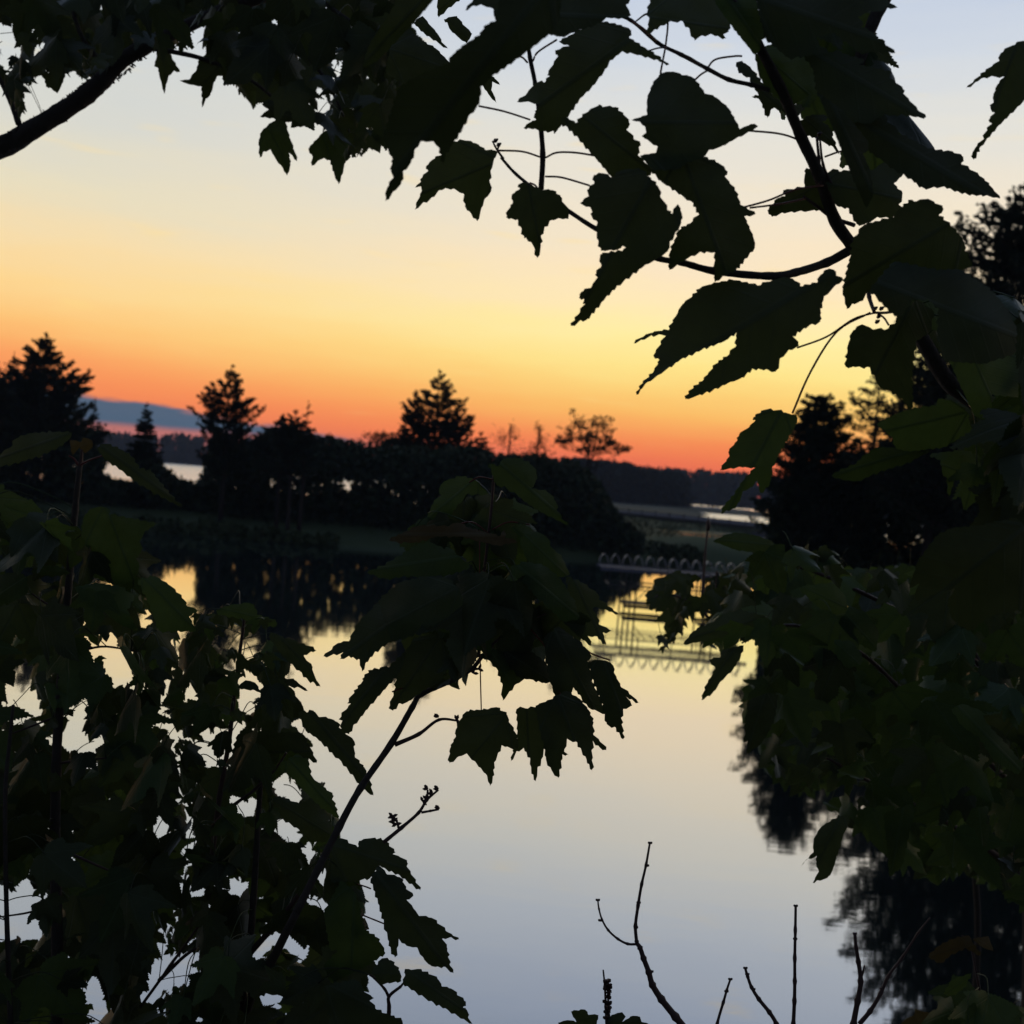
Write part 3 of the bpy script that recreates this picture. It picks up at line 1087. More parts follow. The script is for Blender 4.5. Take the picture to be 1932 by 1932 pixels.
for k, a in enumerate(ap):
    mb = MB()
    # two bent ribs on a post with a narrow curved cover over their shoulder
    r = .195
    H_ = 2.36 - zd - .03
    pr = [(-r * .95, .02), (-r * .98, .3 * H_), (-r * .9, .6 * H_), (-r * .6, .86 * H_), (-r * .1, .99 * H_), (r * .35, .9 * H_), (r * .7, .66 * H_), (r * .9, .34 * H_), (r * .93, 0)]
    vs, fs = [], []
    cov = pr[1:8]
    for (px, pz) in cov:
        for y_ in (-.12, .12):
            for e in (0, .03):
                vs.append((a.x - .04 + px * (1 - e), DY + y_ - .3, zd + .035 + pz * (1 - e)))
    for i in range(len(cov) - 1):
        o = i * 4
        fs += [(o, o + 2, o + 6, o + 4), (o + 1, o + 5, o + 7, o + 3), (o, o + 4, o + 5, o + 1), (o + 2, o + 3, o + 7, o + 6)]
    mb.add(vs, fs)
    for y_ in (-.56,):
        mb.tube([Vector((a.x - .04 + px, DY + y_, zd + .03 + pz)) for px, pz in pr], .011, 5)
    mb.build('hoop', M_HOOP, dk)
fr = MB()
for y_ in (-1.0, 1.0):
    fr.tube([Vector((x0 + .35, DY + y_, 1.12)), Vector((x1 - .3, DY + y_, 1.12))], .03, 6)
    fr.tube([Vector((x0 + .35, DY + y_, .98)), Vector((x1 - .3, DY + y_, .98))], .02, 6)
for i in range(9):
    px = x0 + .35 + (x1 - x0 - .65) * i / 8
    fr.tube([Vector((px, DY - 1.0, 1.12)), Vector((px, DY + 1.0, 1.12))], .02, 5)
    for y_ in (-1.0, 1.0):
        if i % 2 == 0:
            fr.tube([Vector((px, DY + y_, 1.0)), Vector((px, DY + y_, zd - .05))], .022, 5)
fr.build('frame', M_FRAME, dk)
for tx in (x0 + 1.05, x0 + 1.5, x0 + 4.35, x0 + 4.8):
    for y_ in (-.98, .98):
        mb = MB()
        mb.tube([Vector((tx, DY + y_, -.9)), Vector((tx, DY + y_, zd - .06))], .035, 7)
        mb.build('post', M_FRAME, dk)
br = MB()
for tx in (x0 + 1.05, x0 + 4.35):
    br.tube([Vector((tx + .45, DY - .98, .5)), Vector((tx + 1.0, DY - .98, 1.1))], .02, 5)
    br.tube([Vector((tx, DY - .98, .12)), Vector((tx + .45, DY + .98, .95))], .015, 5)
br.build('brace', M_FRAME, dk)
for tx in (x0 + 1.0, x0 + 4.2):
    for y_ in (-.75, .75):
        mb = MB()
        mb.tube([Vector((tx, DY + y_, .27)), Vector((tx + .15, DY + y_, .25)), Vector((tx + 1.9, DY + y_, .25)), Vector((tx + 2.0, DY + y_, .27))], [.03, .07, .07, .03], 7)
        mb.build('float', M_DARKW, dk, True)
    mb = MB()
    for i in range(12):
        mb.box((tx + .15 + .15 * i, DY, .345), .12, 1.4, .03)
    mb.build('platform', M_DARKW, dk)

# causeway / seawall across the channel on the right
ca = tag(empty('stone_causeway', (32, 150, 0)), 'long low pale causeway with posts between the meadow and the far water', 'causeway')
A_, B_ = ray(1095, 957, 205), ray(1500, 1000, 165)
dv = Vector((B_.x - A_.x, B_.y - A_.y, 0))
Ln = dv.length
dv.normalize()
nv = Vector((-dv.y, dv.x, 0))
up_ = Vector((0, 0, 1))
mc = Vector(((A_.x + B_.x) / 2, (A_.y + B_.y) / 2, 0))
mb = MB()
mb.box(mc + nv * 9 + Vector((0, 0, .55)), Ln, 22, 1.4, (dv, nv, up_))
mb.build('wall', M_WALL, ca)
mb = MB()
mb.box(mc + nv * 9 + Vector((0, 0, 1.31)), Ln + .4, 22.6, .12, (dv, nv, up_))
mb.build('coping', M_WALL, ca)
for i in range(15):
    q = A_.lerp(B_, (i + .5) / 15)
    q = Vector((q.x, q.y, 0)) - nv * 1.6
    mb = MB()
    mb.tube([q + Vector((0, 0, 1.3)), q + Vector((0, 0, 2.2))], .09, 6)
    mb.build('post', M_DARKW, ca)
mb = MB()
mb.box(mc - nv * 1.6 + Vector((0, 0, 1.9)), Ln * .93, .06, .08, (dv, nv, up_))
mb.build('rail', M_DARKW, ca)

# ---------------------------------------------------------------- evening haze over the lake
hm = bpy.data.materials.new('haze')
hm.use_nodes = True
ht = hm.node_tree
ht.nodes.remove(ht.nodes['Principled BSDF'])
pv = ht.nodes.new('ShaderNodeVolumePrincipled')
pv.inputs['Color'].default_value = (.62, .72, .95, 1)
pv.inputs['Density'].default_value = HAZE
pv.inputs['Anisotropy'].default_value = .0
ht.links.new(pv.outputs[0], ht.nodes['Material Output'].inputs['Volume'])
mb = MB()
mb.box((0, 1020, 19), 4400, 2200, 45)
hz = mb.build('haze', hm)
tag(hz, 'thin blue evening haze over the lake', 'haze', kind='stuff')

# ================================================================ the near maples
# ---- 1. near maple reaching in from the right
NM = Plant('maple_tree', (1.05, 1.25, 2.9), 'near maple whose big serrated leaves hang across the top right', 'tree')
NM.world_stem('trunk', [(1.05, 1.25, 2.8), (1.0, 1.22, 4.0), (.93, 1.2, 5.1), (.9, 1.25, 6.4), (.95, 1.3, 7.4)], .06, .03)
NM.stem('limb', [(2350, 1150, 1.3), (2150, 1000, 1.25), (1932, 830, 1.2), (1850, 765, 1.18), (1790, 720, 1.15), (1740, 640, 1.13), (1690, 555, 1.1), (1655, 500, 1.08), (1612, 468, 1.05)], 40, 22, knob=.05)
NM.stem('branch', [(1612, 468, 1.05), (1575, 415, 1.03), (1545, 330, 1.0), (1510, 255, .98), (1470, 160, .95), (1425, 75, .93), (1385, 10, .9), (1345, -70, .88)], 24, 17, knob=.08)
NM.stem('branch', [(1608, 470, 1.05), (1560, 495, 1.04), (1500, 514, 1.0), (1450, 521, .98), (1350, 512, .97), (1288, 496, .96), (1240, 487, .95), (1190, 462, .95), (1125, 432, .96), (1072, 398, .97), (1020, 365, .98), (975, 330, 1.0), (945, 297, 1.0)], 18, 5, knob=.12)
NM.stem('branch', [(1021, 357, .98), (1024, 290, .98), (1018, 220, .98), (1010, 160, .98), (1000, 108, .98), (996, 60, .97), (1010, 0, .95), (1020, -50, .95)], 11, 6, knob=.15)
NM.stem('branch', [(1452, 170, .95), (1418, 160, .95), (1375, 150, .95), (1335, 130, .96), (1285, 103, .98), (1240, 80, .98), (1190, 38, .98), (1150, 25, .98)], 9, 6, knob=.2)
NM.stem('branch', [(1700, -60, 1.0), (1640, 60, 1.0), (1600, 200, 1.02), (1610, 300, 1.03), (1640, 370, 1.04)], 26, 20)
NM.stem('twig', [(950, 300, 1.0), (940, 286, 1.0), (934, 276, 1.0), (929, 266, 1.0)], 5, 3, M_TWIG, .3)
NM.stem('twig', [(938, 283, 1.0), (941, 276, 1.0), (940, 272, 1.0)], 4, 3, M_TWIG, .3)
NM.stem('twig', [(1240, 40, .97), (1222, 26, .97), (1200, 40, .98)], 5, 3, M_TWIG, .3)
NM.stem('twig', [(1335, 131, .96), (1300, 108, .97), (1255, 90, .97), (1215, 98, .95)], 4, 3, M_TWIG, .2)
NM.stem('twig', [(1548, 352, 1.0), (1545, 300, 1.0), (1541, 258, 1.0)], 7, 5, M_TWIG, .25)
NM.stem('twig', [(1570, 350, 1.0), (1553, 310, 1.0), (1547, 262, 1.0)], 6, 4, M_TWIG, .25)
NM.stem('twig', [(1625, 470, 1.05), (1635, 520, 1.03), (1640, 560, 1.02), (1650, 590, 1.0)], 10, 7, M_TWIG, .2)
NM.stem('twig', [(1612, 425, 1.04), (1570, 410, 1.03), (1540, 388, 1.02), (1515, 370, 1.02)], 8, 5, M_TWIG, .2)
NM.stem('twig', [(1700, 585, 1.02), (1672, 590, 1.0), (1650, 590, 1.0)], 6, 5, M_TWIG)
for i, pt in enumerate([
        [(1020, 365, .98), (1010, 350, .99), (1000, 345, 1.0)],
        [(903, 200, .95), (950, 210, .95), (1000, 226, .97)],
        [(940, 284, .97), (985, 286, .97), (1021, 297, .98)], [(1030, 297, .98), (1050, 288, .97), (1085, 288, .97), (1124, 294, .96)],
        [(1029, 333, .98), (1060, 335, .97), (1112, 350, .95)], [(1005, 116, .98), (1015, 98, .98), (1050, 75, .95)],
        [(995, 118, .98), (985, 108, .97), (970, 105, .95)], [(1335, 128, .96), (1350, 112, .96), (1385, 106, .95), (1400, 106, .95)],
        [(1335, 133, .96), (1322, 141, .97), (1312, 150, .98)], [(1541, 300, 1.0), (1515, 270, .99), (1475, 253, .97), (1408, 246, .96)],
        [(1556, 296, 1.0), (1590, 285, 1.0), (1650, 277, 1.0)], [(1553, 350, 1.0), (1500, 358, .98), (1450, 378, .97), (1400, 392, .95)],
        [(1520, 375, 1.0), (1470, 385, .98), (1415, 392, .97)], [(1262, 0, .95), (1258, 70, .95), (1246, 138, .93)],
        [(1650, 590, 1.0), (1610, 602, 1.0), (1560, 635, 1.0), (1504, 656, 1.0)],
        [(1656, 592, 1.0), (1668, 600, 1.0), (1677, 614, 1.0)], [(1190, 38, .98), (1215, 55, .97), (1240, 78, .97)]]):
    mb = MB()
    sp = spline(pt, 6)
    mb.tube([P(*q) for q in sp], [3.9 * sp[0][2] / F / 2] * len(sp), 5)
    mb.build('petiole', M_PETIOLE, NM.root, True)
for (u, v, D) in [      # buds on the twig ends
        (932, 268, 1.0), (938, 276, 1.0), (1543, 256, 1.0), (1655, 600, 1.0), (1652, 610, 1.0), (1648, 585, 1.0), (1660, 585, 1.0), (1230, 36, .97)]:
    mb = MB()
    mb.tube([P(u, v, D), P(u + 3, v - 3, D), P(u + 8, v - 6, D)], [.0012, .0022, .0006], 5)
    mb.build('bud', M_TWIG, NM.root, True)

O1 = lambda pts: T(1, 0, pts)
O2_ = lambda pts: T(2, 0, pts)
tr = NM.traced
tr(O1([(1230, 120), (1180, 190), (1040, 300), (940, 370), (860, 425), (790, 490), (785, 560), (770, 600), (720, 660), (690, 720), (640, 800), (590, 870), (575, 930), (555, 840), (520, 800), (450, 800),
       (415, 850), (395, 920), (350, 970), (340, 1040), (290, 1090), (248, 1142), (260, 1060), (295, 1005), (280, 970), (290, 900), (265, 850), (235, 770), (280, 650), (320, 500), (450, 420), (600, 360),
       (640, 300), (700, 250), (780, 200), (820, 140), (870, 120), (900, 0), (1000, -60), (1250, -40)]), .80, (.3, .4), fold=.3, teeth=2)
tr(O1([(120, 380), (160, 250), (240, 130), (300, 30), (330, -60), (580, -60), (520, 0), (460, 70), (400, 140), (330, 210), (250, 300), (180, 360)]), .85, (.3, .5), teeth=1.2)
tr(O1([(410, 130), (460, 90), (500, 140), (545, 190), (570, 240), (608, 280), (540, 235), (470, 190)]), 1.2, (.2, .3), teeth=1.5)
tr(O1([(580, 110), (640, 92), (660, 100), (690, 140), (740, 190), (710, 245), (650, 200), (610, 160), (600, 130)]), 1.3, (.2, .3), teeth=1.5)
tr(O1([(545, -60), (545, 60), (550, 100), (600, 50), (680, -10), (700, -60)]), 1.3, (.2, .3), teeth=1.5)
tr(O1([(380, 160), (450, 230), (530, 270), (600, 340), (640, 400), (560, 470), (380, 480), (250, 420), (280, 260)]), 1.3, (.2, .3), teeth=1.5)
tr(O1([(800, 480), (850, 430), (870, 445), (900, 482), (855, 462), (850, 510), (880, 585), (830, 530)]), 1.2, (.2, .3), teeth=1)
tr(O1([(695, 65), (740, 10), (760, -40), (1660, -40), (1612, 30), (1640, 85), (1600, 105), (1500, 100), (1440, 140), (1350, 170), (1240, 210), (1170, 190), (1060, 150), (870, 110), (860, 50), (790, 25), (740, 35)]),
   .88, (.2, .3), fold=.3, teeth=1.8)
tr(O1([(1470, 125), (1530, 130), (1600, 150), (1640, 170), (1630, 215), (1700, 260), (1780, 310), (1860, 370), (1790, 340), (1700, 315), (1590, 290), (1520, 345), (1490, 400), (1420, 490), (1350, 560),
       (1300, 630), (1260, 680), (1225, 735), (1205, 760), (1200, 740), (1150, 745), (1100, 730), (1030, 725), (1070, 690), (1100, 680), (1095, 640), (1110, 620), (1120, 590), (1060, 575), (990, 578),
       (1040, 540), (1080, 490), (1110, 465), (1150, 465), (1180, 430), (1165, 425), (1195, 370), (1225, 320), (1210, 285), (1290, 260), (1230, 235), (1350, 170)]), .93, (-.3, .4), teeth=2)
tr(O1([(640, 800), (700, 795), (760, 810), (820, 850), (870, 850), (885, 860), (865, 900), (845, 970), (840, 1030), (850, 1080), (810, 1130), (790, 1190), (770, 1253), (735, 1210), (700, 1170), (695, 1100),
       (640, 1070), (590, 1065), (550, 1080), (510, 1120), (460, 1150), (415, 1190), (440, 1120), (455, 1080), (450, 1055), (415, 1062), (450, 1030), (445, 1015), (490, 970), (480, 940), (520, 900),
       (560, 880), (600, 850)]), .97, (.3, .35))
tr(O1([(1000, 1045), (1030, 1030), (1060, 1045), (1140, 1075), (1195, 1075), (1250, 1120), (1250, 1140), (1290, 1200), (1285, 1240), (1230, 1235), (1180, 1250), (1150, 1290), (1130, 1340), (1130, 1390),
       (1108, 1468), (1095, 1410), (1080, 1380), (1045, 1345), (1035, 1350), (1020, 1300), (1000, 1245), (970, 1240), (932, 1230), (950, 1180), (970, 1150), (965, 1100), (1010, 1070)]), .94, (.2, .3))
tr(O1([(1260, 660), (1330, 695), (1380, 640), (1450, 600), (1460, 590), (1480, 605), (1550, 605), (1600, 650), (1635, 700), (1615, 735), (1660, 790), (1690, 800), (1680, 880), (1760, 960), (1735, 1000),
       (1700, 960), (1640, 1010), (1530, 1003), (1470, 930), (1400, 850), (1340, 780), (1280, 720), (1240, 700)]), .92, (.3, .3))
tr(O1([(1430, 990), (1480, 980), (1530, 1003), (1600, 960), (1700, 960), (1790, 1050), (1810, 1120), (1850, 1190), (1870, 1210), (1905, 1155), (1925, 1200), (1925, 1260), (1890, 1320), (1860, 1370),
       (1850, 1420), (1780, 1470), (1720, 1500), (1650, 1550), (1560, 1620), (1500, 1680), (1440, 1750), (1390, 1810), (1350, 1815), (1295, 1850), (1340, 1780), (1380, 1720), (1365, 1720), (1375, 1695),
       (1345, 1685), (1360, 1650), (1410, 1630), (1450, 1570), (1435, 1555), (1470, 1510), (1465, 1440), (1500, 1430), (1590, 1420), (1610, 1400), (1590, 1392), (1570, 1412), (1470, 1420), (1455, 1370),
       (1445, 1320), (1450, 1260), (1410, 1210), (1420, 1200), (1410, 1175), (1350, 1150), (1400, 1110), (1390, 1075), (1430, 1040)]), .90, (-.2, .35), axis=(-.55, 1))
tr(O1([(1810, 412), (1880, 405), (1932, 425), (1975, 430), (2010, 460), (2060, 530), (2120, 550), (2190, 610), (2230, 680), (2255, 730), (2300, 710), (2340, 700), (2360, 715), (2300, 750), (2240, 780),
       (2150, 830), (2080, 850), (2045, 890), (1960, 920), (1900, 960), (1760, 960), (1690, 880), (1780, 865), (1790, 830), (1700, 770), (1725, 750), (1720, 720), (1690, 690), (1640, 680), (1730, 650),
       (1730, 560), (1760, 480)]), .90, (.3, .2), teeth=1.4)
tr(O2_([(-100, 880), (0, 880), (110, 885), (200, 920), (255, 970), (240, 1000), (300, 1080), (330, 1160), (415, 1210), (350, 1225), (400, 1340), (410, 1400), (350, 1470), (305, 1525), (230, 1560),
        (180, 1600), (182, 1430), (100, 1425), (40, 1455), (-20, 1490), (-78, 1530), (-70, 1420), (-20, 1300), (40, 1265), (92, 1215), (60, 1150), (0, 1110), (-70, 1060), (-120, 1030), (-180, 960)]), .92, (.2, .3))
tr(O2_([(-200, 60), (-190, 110), (-200, 195), (-130, 150), (-70, 120), (0, 120), (38, 165), (68, 230), (100, 205), (160, 192), (248, 220), (230, 195), (260, 180), (280, 60), (200, -60), (-160, -60)]), .93, (.3, .4))
tr(O2_([(280, 150), (350, 240), (410, 312), (440, 280), (440, 230), (470, 215), (430, 60), (400, -60), (150, -60), (200, 40)]), .9, (.3, .4), m_=M_LEAF_G, teeth=1)
tr(O2_([(410, 310), (480, 255), (560, 240), (700, 300), (770, 430), (765, 520), (710, 540), (640, 590), (540, 560), (470, 500), (430, 420)]), .95, (.3, .4), m_=M_LEAF_G, teeth=1.5)
tr(O2_([(400, -60), (1140, -40), (1170, 15), (1218, 42), (1150, 45), (1115, 65), (1060, 60), (990, 95), (1018, 120), (1010, 155), (1060, 175), (1110, 210), (1105, 225), (1160, 260), (1208, 302), (1120, 290),
        (998, 298), (930, 240), (860, 185), (820, 190), (800, 205), (755, 205), (775, 260), (830, 295), (600, 330), (470, 220), (430, 60)]), .9, (.3, .3), axis=(1, .35))
tr(O2_([(640, 230), (830, 295), (900, 290), (905, 302), (960, 320), (1030, 338), (1000, 365), (1100, 390), (1185, 408), (1165, 440), (1210, 470), (1258, 512), (1250, 530), (1290, 575), (1340, 630),
        (1382, 665), (1300, 660), (1240, 645), (1190, 655), (1145, 645), (1050, 700), (900, 680), (800, 600), (760, 520), (740, 400)]), .92, (.3, .3), axis=(1, .6))
tr(O2_([(780, 520), (900, 600), (1050, 650), (1145, 650), (1160, 690), (1220, 735), (1225, 760), (1300, 790), (1390, 840), (1480, 855), (1500, 850), (1588, 885), (1578, 930), (1640, 965), (1690, 1000),
        (1740, 1050), (1800, 1125), (1720, 1105), (1650, 1105), (1560, 1085), (1480, 1055), (1360, 1065), (1300, 1020), (1250, 985), (1200, 960), (1120, 900), (1050, 850), (1020, 870), (940, 800)]), .95, (.3, .3), axis=(1, .6))
tr(O2_([(760, 520), (900, 620), (1050, 800), (1050, 850), (1020, 870), (1060, 960), (1080, 1100), (1040, 1180), (960, 1000), (900, 850), (830, 680)]), .86, (.3, .3), teeth=.8)
tr(O2_([(1080, 960), (1150, 915), (1250, 985), (1195, 1040), (1220, 1070), (1245, 1090), (1225, 1160), (1240, 1170), (1190, 1230), (1100, 1230), (1030, 1270), (985, 1270), (940, 1180), (870, 1165),
        (840, 1100), (800, 1010), (850, 955), (890, 970), (940, 965), (1000, 990)]), 1.0, (.3, .2))
tr(O2_([(480, 1190), (540, 1120), (580, 1110), (570, 1075), (620, 1070), (690, 1060), (690, 990), (700, 950), (780, 1000), (840, 1080), (830, 1180), (740, 1190), (660, 1195), (560, 1205), (505, 1228)]), 1.02, (.3, .2))
tr(O2_([(715, 655), (760, 650), (822, 660), (790, 690), (835, 725), (850, 780), (870, 830), (890, 880), (850, 830), (790, 800), (720, 768), (650, 770), (640, 700)]), 1.05, (.3, .2))
tr(O2_([(303, 352), (350, 355), (400, 400), (470, 500), (540, 560), (640, 590), (700, 600), (650, 660), (520, 610), (500, 620), (480, 670), (450, 590), (430, 560), (388, 546), (430, 540), (400, 480),
        (380, 440), (340, 425), (310, 390)]), 1.0, (.3, .2))
tr(O2_([(985, 1330), (1030, 1270), (1190, 1230), (1240, 1170), (1300, 1130), (1310, 1140), (1390, 1125), (1478, 1180), (1450, 1220), (1520, 1280), (1560, 1320), (1590, 1365), (1600, 1420), (1640, 1500),
        (1560, 1540), (1440, 1560), (1300, 1560), (1180, 1580), (1100, 1600), (1040, 1660), (1000, 1710), (960, 1720), (930, 1752), (905, 1640), (920, 1570), (950, 1450), (960, 1370)]), .93, (.4, .3), teeth=2.8)
tr(O2_([(1060, 1640), (1090, 1600), (1200, 1480), (1440, 1530), (1560, 1525), (1680, 1590), (1780, 1680), (1850, 1770), (1890, 1870), (1880, 2000), (1700, 2060), (1480, 2040), (1440, 1900), (1450, 1750),
        (1390, 1690), (1300, 1700), (1220, 1800), (1130, 1720)]), .90, (.4, .3), teeth=2.8)
tr(O2_([(940, 1935), (965, 1870), (1015, 1835), (1080, 1865), (1150, 1865), (1200, 1830), (1240, 1760), (1330, 1700), (1420, 1760), (1400, 1880), (1320, 1932), (1310, 2000), (1300, 2100), (1298, 2320),
        (1240, 2260), (1180, 2210), (1120, 2200), (1090, 2140), (1060, 2080), (1000, 2075), (920, 2078), (930, 2000)]), .97, (.3, .3))
tr(O2_([(0, 1720), (80, 1655), (75, 1640), (150, 1610), (240, 1590), (290, 1585), (430, 1615), (530, 1580), (580, 1568), (640, 1590), (670, 1620), (760, 1600), (780, 1555), (830, 1520), (868, 1535),
        (870, 1560), (912, 1582), (860, 1620), (800, 1680), (780, 1750), (780, 1820), (720, 1840), (650, 1880), (625, 1905), (660, 1955), (600, 1982), (550, 2032), (530, 2102), (505, 2107), (480, 2092),
        (395, 2087), (330, 2142), (260, 2167), (180, 2202), (90, 2237), (10, 2260), (50, 2202), (110, 2157), (190, 2057), (250, 2017), (300, 1962), (305, 1880), (240, 1930), (120, 1972), (-7, 2032),
        (-80, 2082), (-150, 2132), (-210, 2172), (-267, 2242), (-232, 2172), (-172, 2112), (-142, 2062), (-132, 2037), (-167, 2012), (-132, 1957), (-96, 1902), (-132, 1892), (-180, 1900), (-240, 1927), (-285, 1948), (-240, 1912), (-180, 1884), (-130, 1872), (-80, 1868), (-40, 1790)]),
   .95, (-.3, .35), axis=(-1, .6))
tr(T(2, 1, [(460, 388), (520, 390), (580, 402), (620, 415), (652, 430), (640, 470), (600, 540), (560, 610), (530, 670), (505, 720), (500, 780), (470, 830), (440, 862), (430, 830), (435, 765), (410, 800),
            (380, 830), (340, 850), (310, 920), (280, 950), (245, 960), (215, 975), (235, 930), (290, 870), (340, 790), (410, 715), (320, 710), (210, 730), (265, 650), (258, 625), (310, 560), (305, 545),
            (370, 490), (410, 450), (400, 430)]), 1.0, (-.3, .35), m_=M_LEAF_G,
   pet=[(1495, 780, 1.0), (1530, 700, 1.0), (1580, 625, 1.0), (1642, 590, 1.0)], petw=4.2)
c4 = lambda p: CR(2300, 900, 724, p)
tr(c4([(770, 940), (870, 890), (950, 850), (1040, 825), (1240, 795), (1260, 740), (1380, 760), (1480, 840), (1520, 1000), (1300, 1120), (1000, 1160), (920, 1130), (900, 1050), (830, 990)]), 1.05, (.3, .3), m_=M_LEAF_G)
tr(c4([(410, 1345), (520, 1290), (600, 1260), (640, 1220), (760, 1130), (850, 1125), (930, 1140), (1040, 1160), (1200, 1150), (1000, 1250), (800, 1310), (620, 1390), (500, 1380)]), 1.05, (.3, .3), m_=M_LEAF_G)
tr(c4([(1185, 1185), (1300, 1160), (1480, 1150), (1590, 1200), (1600, 1340), (1590, 1430), (1520, 1340), (1470, 1330), (1380, 1380), (1340, 1520), (1325, 1360), (1295, 1350), (1275, 1225)]), 1.1, (.3, .2), m_=M_LEAF_G)
tr(T(2, 1, [(1280, 1400), (1330, 1250), (1440, 1100), (1520, 1060), (1700, 1040), (1880, 1000), (1980, 1080), (1980, 1500), (1720, 1560), (1640, 1640), (1560, 1600), (1520, 1560), (1500, 1480), (1540, 1400), (1440, 1420), (1330, 1470), (1310, 1440), (1340, 1370)]), .92, (.4, .3), m_=M_LEAF, teeth=2)
tr(O2_([(1480, 1980), (1650, 1900), (1900, 1982), (1900, 2250), (1750, 2232), (1740, 2400), (1650, 2350), (1550, 2130)]), 1.0, (.4, .3), m_=M_LEAF_G, teeth=1)
# the single leaf at the right edge
tr(O2_([(1932, 230), (1870, 255), (1800, 300), (1790, 345), (1740, 380), (1680, 430), (1600, 503), (1690, 445), (1750, 430), (1820, 435), (1780, 480), (1755, 550), (1760, 580), (1740, 610), (1765, 640),
        (1730, 680), (1750, 700), (1720, 740), (1700, 790), (1660, 830), (1632, 885), (1648, 905), (1680, 840), (1720, 790), (1780, 720), (1850, 650), (1932, 570), (2010, 450), (2060, 300)]), .95, (-.4, .3))
print('near fill', NM.fill([[(1420, -60), (1440, 60), (1480, 130), (1520, 200), (1590, 210), (1620, 300), (1640, 330), (1760, 300), (1640, 60), (1620, -60)],
                            [(1640, 480), (1700, 400), (1820, 520), (1960, 600), (2000, 1000), (1850, 1010), (1800, 900), (1800, 830), (1830, 760), (1780, 730), (1740, 700), (1745, 610)]], [[(1700, 645), (1775, 645), (1790, 700), (1825, 715), (1820, 760), (1715, 772)]], (.95, 1.25), (.07, .10), 60, 3,
                           M_LEAF, [(M_LEAF, .5), (M_LEAF_G, .5)], tol=.1))
NM.finish(95)

# ---- 2. farther maple bough at the top left
TL = Plant('maple_tree', (-2.0, 2.6, 2.6), 'maple with a thick mossy bough curving in from the top left corner', 'tree')
TL.world_stem('trunk', [(-2.0, 2.6, 2.5), (-1.95, 2.6, 3.8), (-1.9, 2.58, 4.9), (-1.85, 2.55, 6.2), (-1.9, 2.5, 7.6)], .13, .07)
TL.stem('bough', [(-560, 330, 2.5), (-300, 330, 2.4), (-120, 310, 2.3), (0, 279, 2.25), (60, 245, 2.2), (110, 215, 2.2), (165, 178, 2.2), (195, 150, 2.2), (225, 118, 2.2), (270, 90, 2.2), (330, 60, 2.2), (420, 20, 2.2), (560, -30, 2.2), (700, -90, 2.2)],
        44, 20, knob=.04, n=10)
TL.stem('branch', [(36, 235, 2.2), (24, 200, 2.2), (8, 165, 2.2), (-10, 130, 2.2), (-40, 60, 2.2)], 12, 8)
TL.stem('branch', [(200, 130, 2.2), (150, 60, 2.2), (120, -60, 2.2)], 12, 6)
TL.stem('branch', [(270, 88, 2.2), (380, 110, 2.2), (470, 150, 2.2), (520, 190, 2.25), (545, 230, 2.25)], 10, 4)
TL.stem('branch', [(420, 20, 2.2), (520, 60, 2.2), (600, 130, 2.2), (640, 200, 2.2), (660, 250, 2.2)], 10, 4)
TL.stem('branch', [(560, -30, 2.2), (660, 40, 2.1), (740, 100, 2.1), (800, 160, 2.1)], 10, 4)
rg = random.Random(4)
ms = MB()                  # lichen and moss crust along the bough
for k in range(420):
    t = rg.random()
    a, c_ = [((0, 279), (110, 215)), ((110, 215), (195, 150)), ((195, 150), (270, 90)), ((-120, 310), (0, 279))][rg.randrange(4)]
    u, v = a[0] + (c_[0] - a[0]) * t, a[1] + (c_[1] - a[1]) * t
    s_ = rg.choice((-1, 1, -1)) * rg.uniform(14, 19)
    p = P(u + s_ * .45, v + s_ * .8, 2.2 + rg.uniform(-.01, .02))
    d = Vector((rg.uniform(-1, 1), rg.uniform(-1, 1), rg.uniform(-.2, 1))).normalized() * rg.uniform(.002, .006)
    ms.tube([p - d, p, p + d], [.0012, .0018, .0004], 4)
ms.build('moss', M_BARK, TL.root)
TT = lambda p: T(0, 0, p)
tr = TL.traced
tr(TT([(890, 270), (950, 280), (980, 340), (1022, 410), (985, 400), (955, 430), (940, 480), (930, 535), (915, 475), (900, 420), (895, 385), (872, 375), (885, 330)]), 2.2, (.2, .3), teeth=1)
tr(TT([(1015, 455), (1070, 450), (1110, 400), (1130, 330), (1200, 290), (1300, 330), (1330, 420), (1265, 465), (1260, 430), (1230, 430), (1210, 470), (1190, 540), (1165, 560), (1142, 612), (1145, 560), (1140, 490),
       (1060, 475)]), 2.2, (.2, .3), teeth=1.2)
tr(TT([(1470, 660), (1520, 620), (1480, 590), (1560, 540), (1660, 560), (1740, 640), (1730, 710), (1645, 725), (1650, 690), (1600, 690), (1550, 670)]), 2.2, (.2, .2), teeth=1.2)
tr(TT([(1560, 680), (1615, 690), (1640, 780), (1665, 850), (1685, 920), (1655, 880), (1635, 865), (1645, 930), (1625, 995), (1600, 950), (1560, 900), (1530, 845), (1490, 860), (1470, 895), (1465, 790), (1490, 730)]), 2.15, (.2, .3),
   m_=M_LEAF_G, teeth=1.3)
tr(TT([(1745, 840), (1790, 790), (1840, 740), (1900, 730), (1990, 790), (1970, 850), (1950, 930), (1932, 1000), (1918, 1045), (1890, 980), (1870, 910), (1835, 895), (1800, 910), (1763, 942), (1770, 890)]), 2.15, (.2, .3),
   m_=M_LEAF_G, teeth=1.3)
tr(TT([(230, 420), (340, 400), (365, 420), (350, 480), (325, 530), (290, 500), (260, 490), (255, 440)]), 2.2, (.2, .3), teeth=1)
